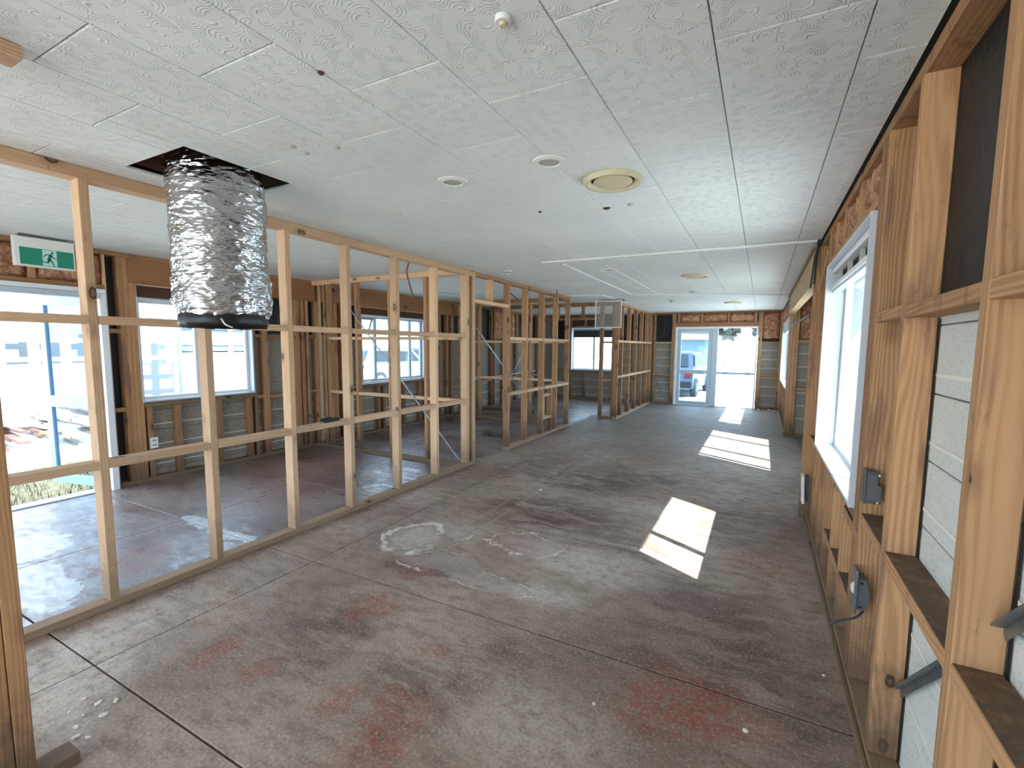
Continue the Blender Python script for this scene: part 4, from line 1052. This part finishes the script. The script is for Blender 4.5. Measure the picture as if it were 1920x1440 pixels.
# ---- loose cables
def cable(pts, r, m, label):
    o = tube('cable', pts, r, m); return tag(o, label, 'cable')
cable([(.378, 4.79, H-.03), (.36, 4.79, 2.30), (.352, 4.79, 2.2), (.345, 4.788, 2.1), (.34, 4.79, 2.02)], .008, 'cable', 'pair of dark cables hanging from the trunking end at the right wall post')
cable([(.388, 4.765, H-.04), (.372, 4.765, 2.32), (.365, 4.765, 2.2), (.36, 4.763, 2.05)], .006, 'black', 'black cable beside the grey one at the right wall post')
cable([(-3.5, 4.1, H-.004), (-3.53, 4.1, 2.30), (-3.50, 4.12, 2.15), (-3.47, 4.13, 2.02)], .010, 'cable_red', 'reddish brown cable dangling from the side room ceiling near the partition end')
cable([(-4.4, 1.15, H-.003), (-4.39, 1.13, 2.36), (-4.36, 1.12, 2.30), (-4.37, 1.13, 2.24)], .005, 'grille_grey', 'thin grey wire dangling from the side room ceiling at the left')
cable([(-3.30, 5.93, 2.41), (-3.31, 6.0, 2.33), (-3.29, 6.15, 2.25), (-3.285, 6.30, 2.20)], .008, 'cable', 'dark cable looping from the partition top plate beyond the doorway')
cable([(-5.0, 6.4, H-.012), (-4.6, 6.6, H-.05), (-4.3, 6.7, H-.06), (-4.0, 6.9, H-.012)], .007, 'grille_grey', 'slack pale cable drooping under the side room ceiling')
cable([(-4.25, 6.6, H-.004), (-4.30, 6.6, 2.25), (-4.33, 6.6, 2.12)], .005, 'cable', 'thin dark wire hanging behind the reddish cable')
cable([(-2.38, 12.84, 2.36), (-2.30, 12.83, 2.15), (-2.32, 12.83, 1.95), (-2.38, 12.84, 1.82)], .008, 'cable', 'grey cable coiled on the black paper beside the far door')
cable([(-2.36, 12.80, 2.30), (-2.2, 12.80, 2.1), (-2.22, 12.80, 1.85), (-2.45, 12.80, 1.78)], .006, 'cable', 'thin cable loop on the black paper beside the far door')
cable([(-2.95, 7.0, 2.41), (-2.95, 7.0, 2.33), (-2.952, 7.0, 2.22)], .006, 'cable', 'short dark wire stub hanging from the ceiling before the hanging grille')

# ---- blind hardware at window 1 and 2
vb = root('blind_track', (.45, 3.37, 2.0), 'white blind head rail with open slats at the top of the near right window', 'blind')
bar(vb, 'head_rail', (.425, .50), (2.61, 4.14), (2.045, 2.083), 'white'); bar(vb, 'dark_recess', (.47, .50), (2.61, 4.14), (1.97, 2.044), 'dark_gap')
for i, y in enumerate((2.80, 3.15, 3.55, 3.95)): bar(vb, 'clip', (.445, .468), (y, y+.05), (1.975, 2.043), 'grille_grey')
for i in range(4): bar(vb, 'slat_bundle', (.425, .505), (2.612+.383*i, 2.985+.383*i), (1.925, 1.965), 'cream' if 0 else 'white', ch=.008)
bar(vb, 'bottom_rail', (.43, .48), (2.615, 4.135), (1.908, 1.922), 'alum')
vb = root('blind_track', (.45, 10.9, 1.95), 'pale blind bundle at the top of the far right window', 'blind')
bar(vb, 'head_rail', (.42, .50), (9.52, 12.36), (2.0, 2.045), 'plastic'); bar(vb, 'slat_bundle', (.42, .505), (9.53, 12.35), (1.84, 1.995), 'grille_grey', ch=.008)

# ---- plaster crumbs by the far wall and on the floor
random.seed(3)
for (x, y, r) in ((.0, 12.78, .03), (.10, 12.75, .022), (.22, 12.80, .035), (.27, 12.72, .02), (.33, 12.77, .026), (-.03, 12.70, .018), (.16, 12.62, .015)):
    bm = bmesh.new(); bmesh.ops.create_icosphere(bm, subdivisions=1, radius=r)
    for v in bm.verts: v.co = Vector((v.co.x*(1+.4*random.random()), v.co.y, max(-r*.4, v.co.z)*.8+r*.32))
    tag(bm_obj('plaster_crumb', bm, 'crumb', None, (x, y, .0)), 'small white plaster crumb on the floor along the far wall right of the door', 'rubble', 'plaster crumbs by the far wall')
for (x, y, r, lb) in ((.33, 2.45, .008, 'tiny white crumb on the floor beside the right wall below the lower grey box'), (.02, 1.93, .012, 'pale chip on the reddish floor stain at the front right'), (-.55, 1.78, .009, 'tiny pale chip on the floor left of the reddish front stain'), (-1.98, 4.35, .02, 'pale crumb on the floor beside the end of the partition plate')):
    bm = bmesh.new(); bmesh.ops.create_icosphere(bm, subdivisions=1, radius=r)
    for v in bm.verts: v.co.z = max(-r*.4, v.co.z)*.6+r*.25
    tag(bm_obj('plaster_crumb', bm, 'crumb', None, (x, y, 0)), lb, 'rubble')

random.seed(9)
for i in range(9):
    r = random.uniform(.008, .022); bm = bmesh.new()
    vs = []; n_ = 6
    for z_ in (0.0005, random.uniform(.003, .007)): vs.append([bm.verts.new((r*(.7+.5*random.random())*math.cos(6.283*j/n_), .6*r*(.7+.5*random.random())*math.sin(6.283*j/n_), z_)) for j in range(n_)])
    bm.faces.new(vs[0][::-1]); bm.faces.new(vs[1])
    for j in range(n_): bm.faces.new((vs[0][j], vs[0][(j+1) % n_], vs[1][(j+1) % n_], vs[1][j]))
    q = ((-2.30, .70), (-2.24, .68), (-2.35, .74), (-2.28, .78), (-2.38, .80), (-2.20, .70), (-2.42, .72), (-2.33, .84), (-2.46, .78))[i]
    o = bm_obj('plaster_flake', bm, 'crumb', None, (q[0], q[1], 0)); o.rotation_euler[2] = i*1.3
    tag(o, 'flat pale plaster flake on the floor behind the sawn plate end at the near corner', 'rubble', 'plaster flakes at the near corner')

# ================================================================== OUTSIDE
def gplane(name, x, y, z, m):
    bm = bmesh.new(); add_box(bm, (x[0], x[1]), (y[0], y[1]), (z-.3, z))
    o = bm_obj(name, bm, m); tag(o, 'sunlit pale yard around the building', 'ground', kind='structure'); return o
gplane('ground', (-80, 60), (-40, 90), -.34, 'ground')
bm = bmesh.new(); random.seed(11)
for i in range(2600):
    x = -6.1-random.random()**1.6*3.2; y = .2+random.random()*3.2; hgt = .05+.12*random.random(); a = random.random()*6.28
    if -6.1 < x: continue
    dx, dy = .006*math.cos(a), .006*math.sin(a); lx, ly_ = random.uniform(-.05, .05), random.uniform(-.05, .05)
    v = [bm.verts.new(q) for q in ((x-dx, y-dy, -.338), (x+dx, y+dy, -.338), (x+lx, y+ly_, -.338+hgt))]
    bm.faces.new(v)
tag(bm_obj('grass', bm, 'grass'), 'dry grass outside the open left door', 'grass', kind='stuff')
bar(None, 'step', (-6.0, -5.951), (.2, 3.0), (-.338, -.02), 'ground'); tag(bpy.data.objects['step'], 'concrete edge below the open left door', 'step', kind='structure')
o = bar(None, 'grass_bed', (-9.4, -6.01), (-2, 5), (-.339, -.33), 'grass', ax=1); tag(o, 'patch of dry grassy soil outside the open left door', 'ground', kind='structure')
# heap of broken timbers beyond the left door
random.seed(5)
proto = None
for i in range(46):
    L_ = random.uniform(1.0, 2.6); mt = random.choice(('debris', 'debris', 'debris_pale', 'debris_pale', 'pine_old'))
    me = prism_mesh(round(L_, 1), random.choice((.09, .14, .19)), .045, mt)
    layer, slot = divmod(i, 5); top = layer >= 8
    o = link('plank', me, None, (-12.2+random.uniform(-1, 1)*(1.4-layer*.08), 1.5+.72*slot+random.uniform(-.1, .1), -.315+layer*.05))
    o.rotation_euler = (0, 0, random.uniform(-.16, .16))
    tag(o, {'debris': 'dark red-brown broken timber in the demolition heap outside the left door', 'debris_pale': 'pale grey broken timber in the demolition heap outside the left door', 'pine_old': 'weathered brown broken timber in the demolition heap outside the left door'}[mt], 'plank', {'debris': 'dark', 'debris_pale': 'pale', 'pine_old': 'weathered'}[mt]+' broken timbers of the demolition heap')
o = bar(None, 'beam', (-12.1, -11.95), (1.4, 4.0), (.62, .80), 'orange_paint'); o.rotation_euler[0] += .0; o.rotation_euler[1] += -.05
tag(o, 'orange painted beam lying on the demolition heap', 'beam')
# lattice fence and white wall behind the heap
lf = root('lattice_fence', (-16.5, 4.2, -.34), 'white slatted pallet-like fence behind the demolition heap', 'fence')
for i in range(13): bar(lf, 'slat', (-16.5, -16.47), (.4+.62*i, .62+.62*i), (.9, 3.3), 'ext_white')
for z in (1.0, 1.5, 2.0, 2.5, 3.0): bar(lf, 'rail', (-16.55, -16.505), (.3, 8.2), (z, z+.12), 'ext_white')
for y in (.3, 2.9, 5.5, 8.1): bar(lf, 'post', (-16.65, -16.555), (y, y+.1), (-.34, 3.3), 'ext_white')
dk = bar(None, 'lattice_backing', (-18.2, -18.0), (-3.0, 9.0), (-.34, 3.6), 'screen', ax=1); tag(dk, 'blue grey backing sheet added behind the slatted fence', 'wall', kind='structure')  # dark backing added so the gaps in the lattice read grey
o = bar(None, 'yard_wall', (-16.42, -16.2), (.0, 6.4), (-.34, .95), 'ext_white', ax=1); tag(o, 'low white yard wall in front of the slatted fence', 'wall', kind='structure')
# neighbouring building seen through the left window
nb = root('building', (-20, 11, -.34), 'white building with a row of windows and corrugated roof seen through the near left window', 'building')
bar(nb, 'wall', (-25, -20), (8.0, 17.5), (-.34, 1.15), 'ext_white'); bar(nb, 'wall', (-25, -20), (8.0, 17.5), (2.1, 2.75), 'ext_white'); bar(nb, 'wall', (-25, -20.25), (8.0, 17.5), (1.151, 2.099), 'dark_glass')
for i in range(10):
    y = 8.0+1.0*i; f = bar(nb, 'window_frame', (-20.2, -19.99), (y-.07, y+.07), (1.15, 2.1), 'ext_white')
for i in range(9):
    y = 8.07+1.0*i; bar(nb, 'window_pane', (-20.12, -20.1), (y, y+.86), (1.2, 2.08), 'ext_blue'); bar(nb, 'transom', (-20.09, -20.03), (y, y+.86), (1.45, 1.52), 'ext_white')
bm = bmesh.new(); n = 120
for i in range(n):
    y0, y1 = 7.7+10.1*i/n, 7.7+10.1*(i+1)/n
    zz = lambda y: .05*math.sin(y*2*math.pi/.42)
    q = [bm.verts.new(c_) for c_ in ((.4, y0-11, 3.0+zz(y0)), (.4, y1-11, 3.0+zz(y1)), (-5.5, y1-11, 4.2+zz(y1)), (-5.5, y0-11, 4.2+zz(y0)))]
    bm.faces.new(q)
bmesh.ops.remove_doubles(bm, verts=bm.verts, dist=.0001)
bm_obj('corrugated_roof', bm, 'iron', nb, (0, 0, .0)); bar(nb, 'fascia', (-19.75, -19.7), (7.7, 17.8), (2.45, 2.72), 'iron')
# vehicles
def car(x, y, rz, paint, label, glasscol='dark_glass'):
    c = root('car', (x, y, -.34), label, 'car', rotz=rz)
    prof = [(-2.15, .35), (-2.2, .62), (-2.12, .98), (-1.98, 1.12), (-1.72, 1.66), (-1.4, 1.72), (.2, 1.70), (.55, 1.62), (1.1, 1.12), (1.95, 1.0), (2.2, .85), (2.22, .45), (2.1, .30)]
    bm = bmesh.new(); rings = []
    for yy, s_ in ((-.86, .0), (-.90, 1), (.90, 1), (.86, 0)):
        ring = []
        for (px, pz) in prof:
            tk_ = 1-.14*max(0, pz-1.0)/.7
            ring.append(bm.verts.new((px*(.985 if not s_ else 1), yy*tk_, pz if s_ else pz*.985)))
        rings.append(ring)
    m = len(prof)
    for a, b in zip(rings, rings[1:]):
        for i in range(m): bm.faces.new((a[i], a[(i+1) % m], b[(i+1) % m], b[i]))
    bm.faces.new(rings[0][::-1]); bm.faces.new(rings[-1]); bmesh.ops.recalc_face_normals(bm, faces=bm.faces)
    bm_obj('body', bm, paint, c, smooth=False)
    def quad(name, pts, mat, t=.02):
        bm = bmesh.new(); v = [bm.verts.new(p) for p in pts]; f = bm.faces.new(v); r_ = bmesh.ops.solidify(bm, geom=[f], thickness=t)
        bmesh.ops.recalc_face_normals(bm, faces=bm.faces); return bm_obj(name, bm, mat, c)
    for s_ in (-1, 1):
        yb, yt = s_*.905, s_*.825
        quad('side_window', [(-1.75, yb*.985, 1.14), (-.75, yb*.985, 1.14), (-.72, yt, 1.6), (-1.5, yt, 1.6)], glasscol)
        quad('side_window', [(-.68, yb*.985, 1.14), (.85, yb*.985, 1.14), (.45, yt, 1.58), (-.65, yt, 1.6)], glasscol)
        for wx in (-1.35, 1.4):
            wl_ = lathe('wheel', [(0, -.11), (.20, -.11), (.24, -.09), (.33, -.10), (.35, -.06), (.35, .06), (.33, .10), (.24, .09), (.20, .11), (0, .11)], 'tyre', c, (wx, s_*.82, .35), 24); wl_.rotation_euler = (math.pi/2, 0, 0)
            hb = lathe('hub_cap', [(0, -.03), (.17, -.02), (.20, 0), (.17, .02), (0, .03)], 'grey_box', wl_, (0, 0, -s_*.105), 16)
        quad('mirror', [(.72, s_*.93, 1.12), (.86, s_*.93, 1.12), (.86, s_*1.08, 1.26), (.72, s_*1.08, 1.26)], paint, .06)
        quad('tail_lamp', [(-2.205, s_*.62, .78), (-2.205, s_*.86, .78), (-2.12, s_*.84, 1.02), (-2.12, s_*.62, 1.02)], 'red_lamp', .03)
    quad('rear_window', [(-2.0, -.7, 1.16), (-2.0, .7, 1.16), (-1.77, .62, 1.6), (-1.77, -.62, 1.6)], glasscol)
    quad('windscreen', [(1.08, -.72, 1.16), (1.08, .72, 1.16), (.60, .66, 1.58), (.60, -.66, 1.58)], glasscol)
    bar_ = quad('rear_bumper', [(-2.23, -.85, .38), (-2.23, .85, .38), (-2.22, .85, .6), (-2.22, -.85, .6)], 'tyre', .05)
    quad('number_plate', [(-2.26, -.25, .68), (-2.26, .25, .68), (-2.25, .25, .8), (-2.25, -.25, .8)], 'white', .01)
    return c
car(-2.95, 20.1, math.radians(87), 'car_paint', 'blue grey off-road car parked outside the glazed far door')
car(-15.2, 16.6, math.radians(80), 'car_white', 'pale vehicle parked beyond the side room window, left pane')
car(-17.0, 21.4, math.radians(70), 'car_paint', 'grey vehicle parked beyond the side room window, right panes')
# pale blue shed and trees behind the far door
sh = root('shed', (-7, 33, -.34), 'pale blue shed with low roof behind the parked off-road car', 'building')
bar(sh, 'wall', (-7.0, -2.9), (31, 36), (-.34, 2.0), 'ext_blue'); bar(sh, 'roof', (-7.3, -2.6), (30.6, 36.5), (2.01, 2.35), 'ext_white')
bm = bmesh.new(); v = [bm.verts.new(p) for p in ((-.3, -2.4, 2.7), (4.4, -2.4, 2.7), (4.0, 1, 4.2), (0, 1, 4.2))]; bm.faces.new(v); bmesh.ops.solidify(bm, geom=bm.faces[:], thickness=.08)
bm_obj('roof_sheet', bm, 'iron', sh)
fc = root('rail_fence', (0, 34, -.34), 'low pale rail fence across the yard beyond the right pane of the far door', 'fence')
for z in (.35, .75): bar(fc, 'rail', (-2.4, 6.0), (34.0, 34.06), (z, z+.12), 'debris_pale')
for i in range(7): bar(fc, 'post', (-2.3+1.35*i, -2.18+1.35*i), (34.07, 34.17), (-.34, 1.0), 'debris_pale')
def tree(x, y, hgt, r, seed, label):
    t = root('tree', (x, y, -.34), label, 'tree', 'trees beyond the far door'); rn = random.Random(seed)
    lathe('trunk', [(0, 0), (.28, 0), (.18, hgt*.3), (.12, hgt*.6), (0, hgt*.75)], 'pine_old', t, seg=10)
    bm = bmesh.new()
    for i in range(420):
        th, ph = rn.random()*6.28, math.acos(rn.uniform(-.7, 1)); rr = r*(.55+.5*rn.random())
        c_ = Vector((rr*math.sin(ph)*math.cos(th), rr*math.sin(ph)*math.sin(th), hgt*.72+rr*.75*math.cos(ph)))
        s_ = .28+.3*rn.random(); a = Vector((rn.uniform(-1, 1), rn.uniform(-1, 1), rn.uniform(-1, 1))).normalized()*s_; b = a.cross(Vector((.3, .5, .8))).normalized()*s_*.6
        vs = [bm.verts.new(c_+q) for q in (-a, b, a, -b)]; bm.faces.new(vs)
    o = bm_obj('foliage', bm, 'leaf', t); o['kind'] = 'stuff'
tree(-4.0, 46, 5.2, 2.1, 1, 'grey green tree over the left of the far fence'); tree(1.2, 49, 5.6, 2.3, 2, 'grey green tree over the right of the far fence'); tree(-9.5, 48, 6, 2.6, 3, 'grey green tree behind the pale blue shed')
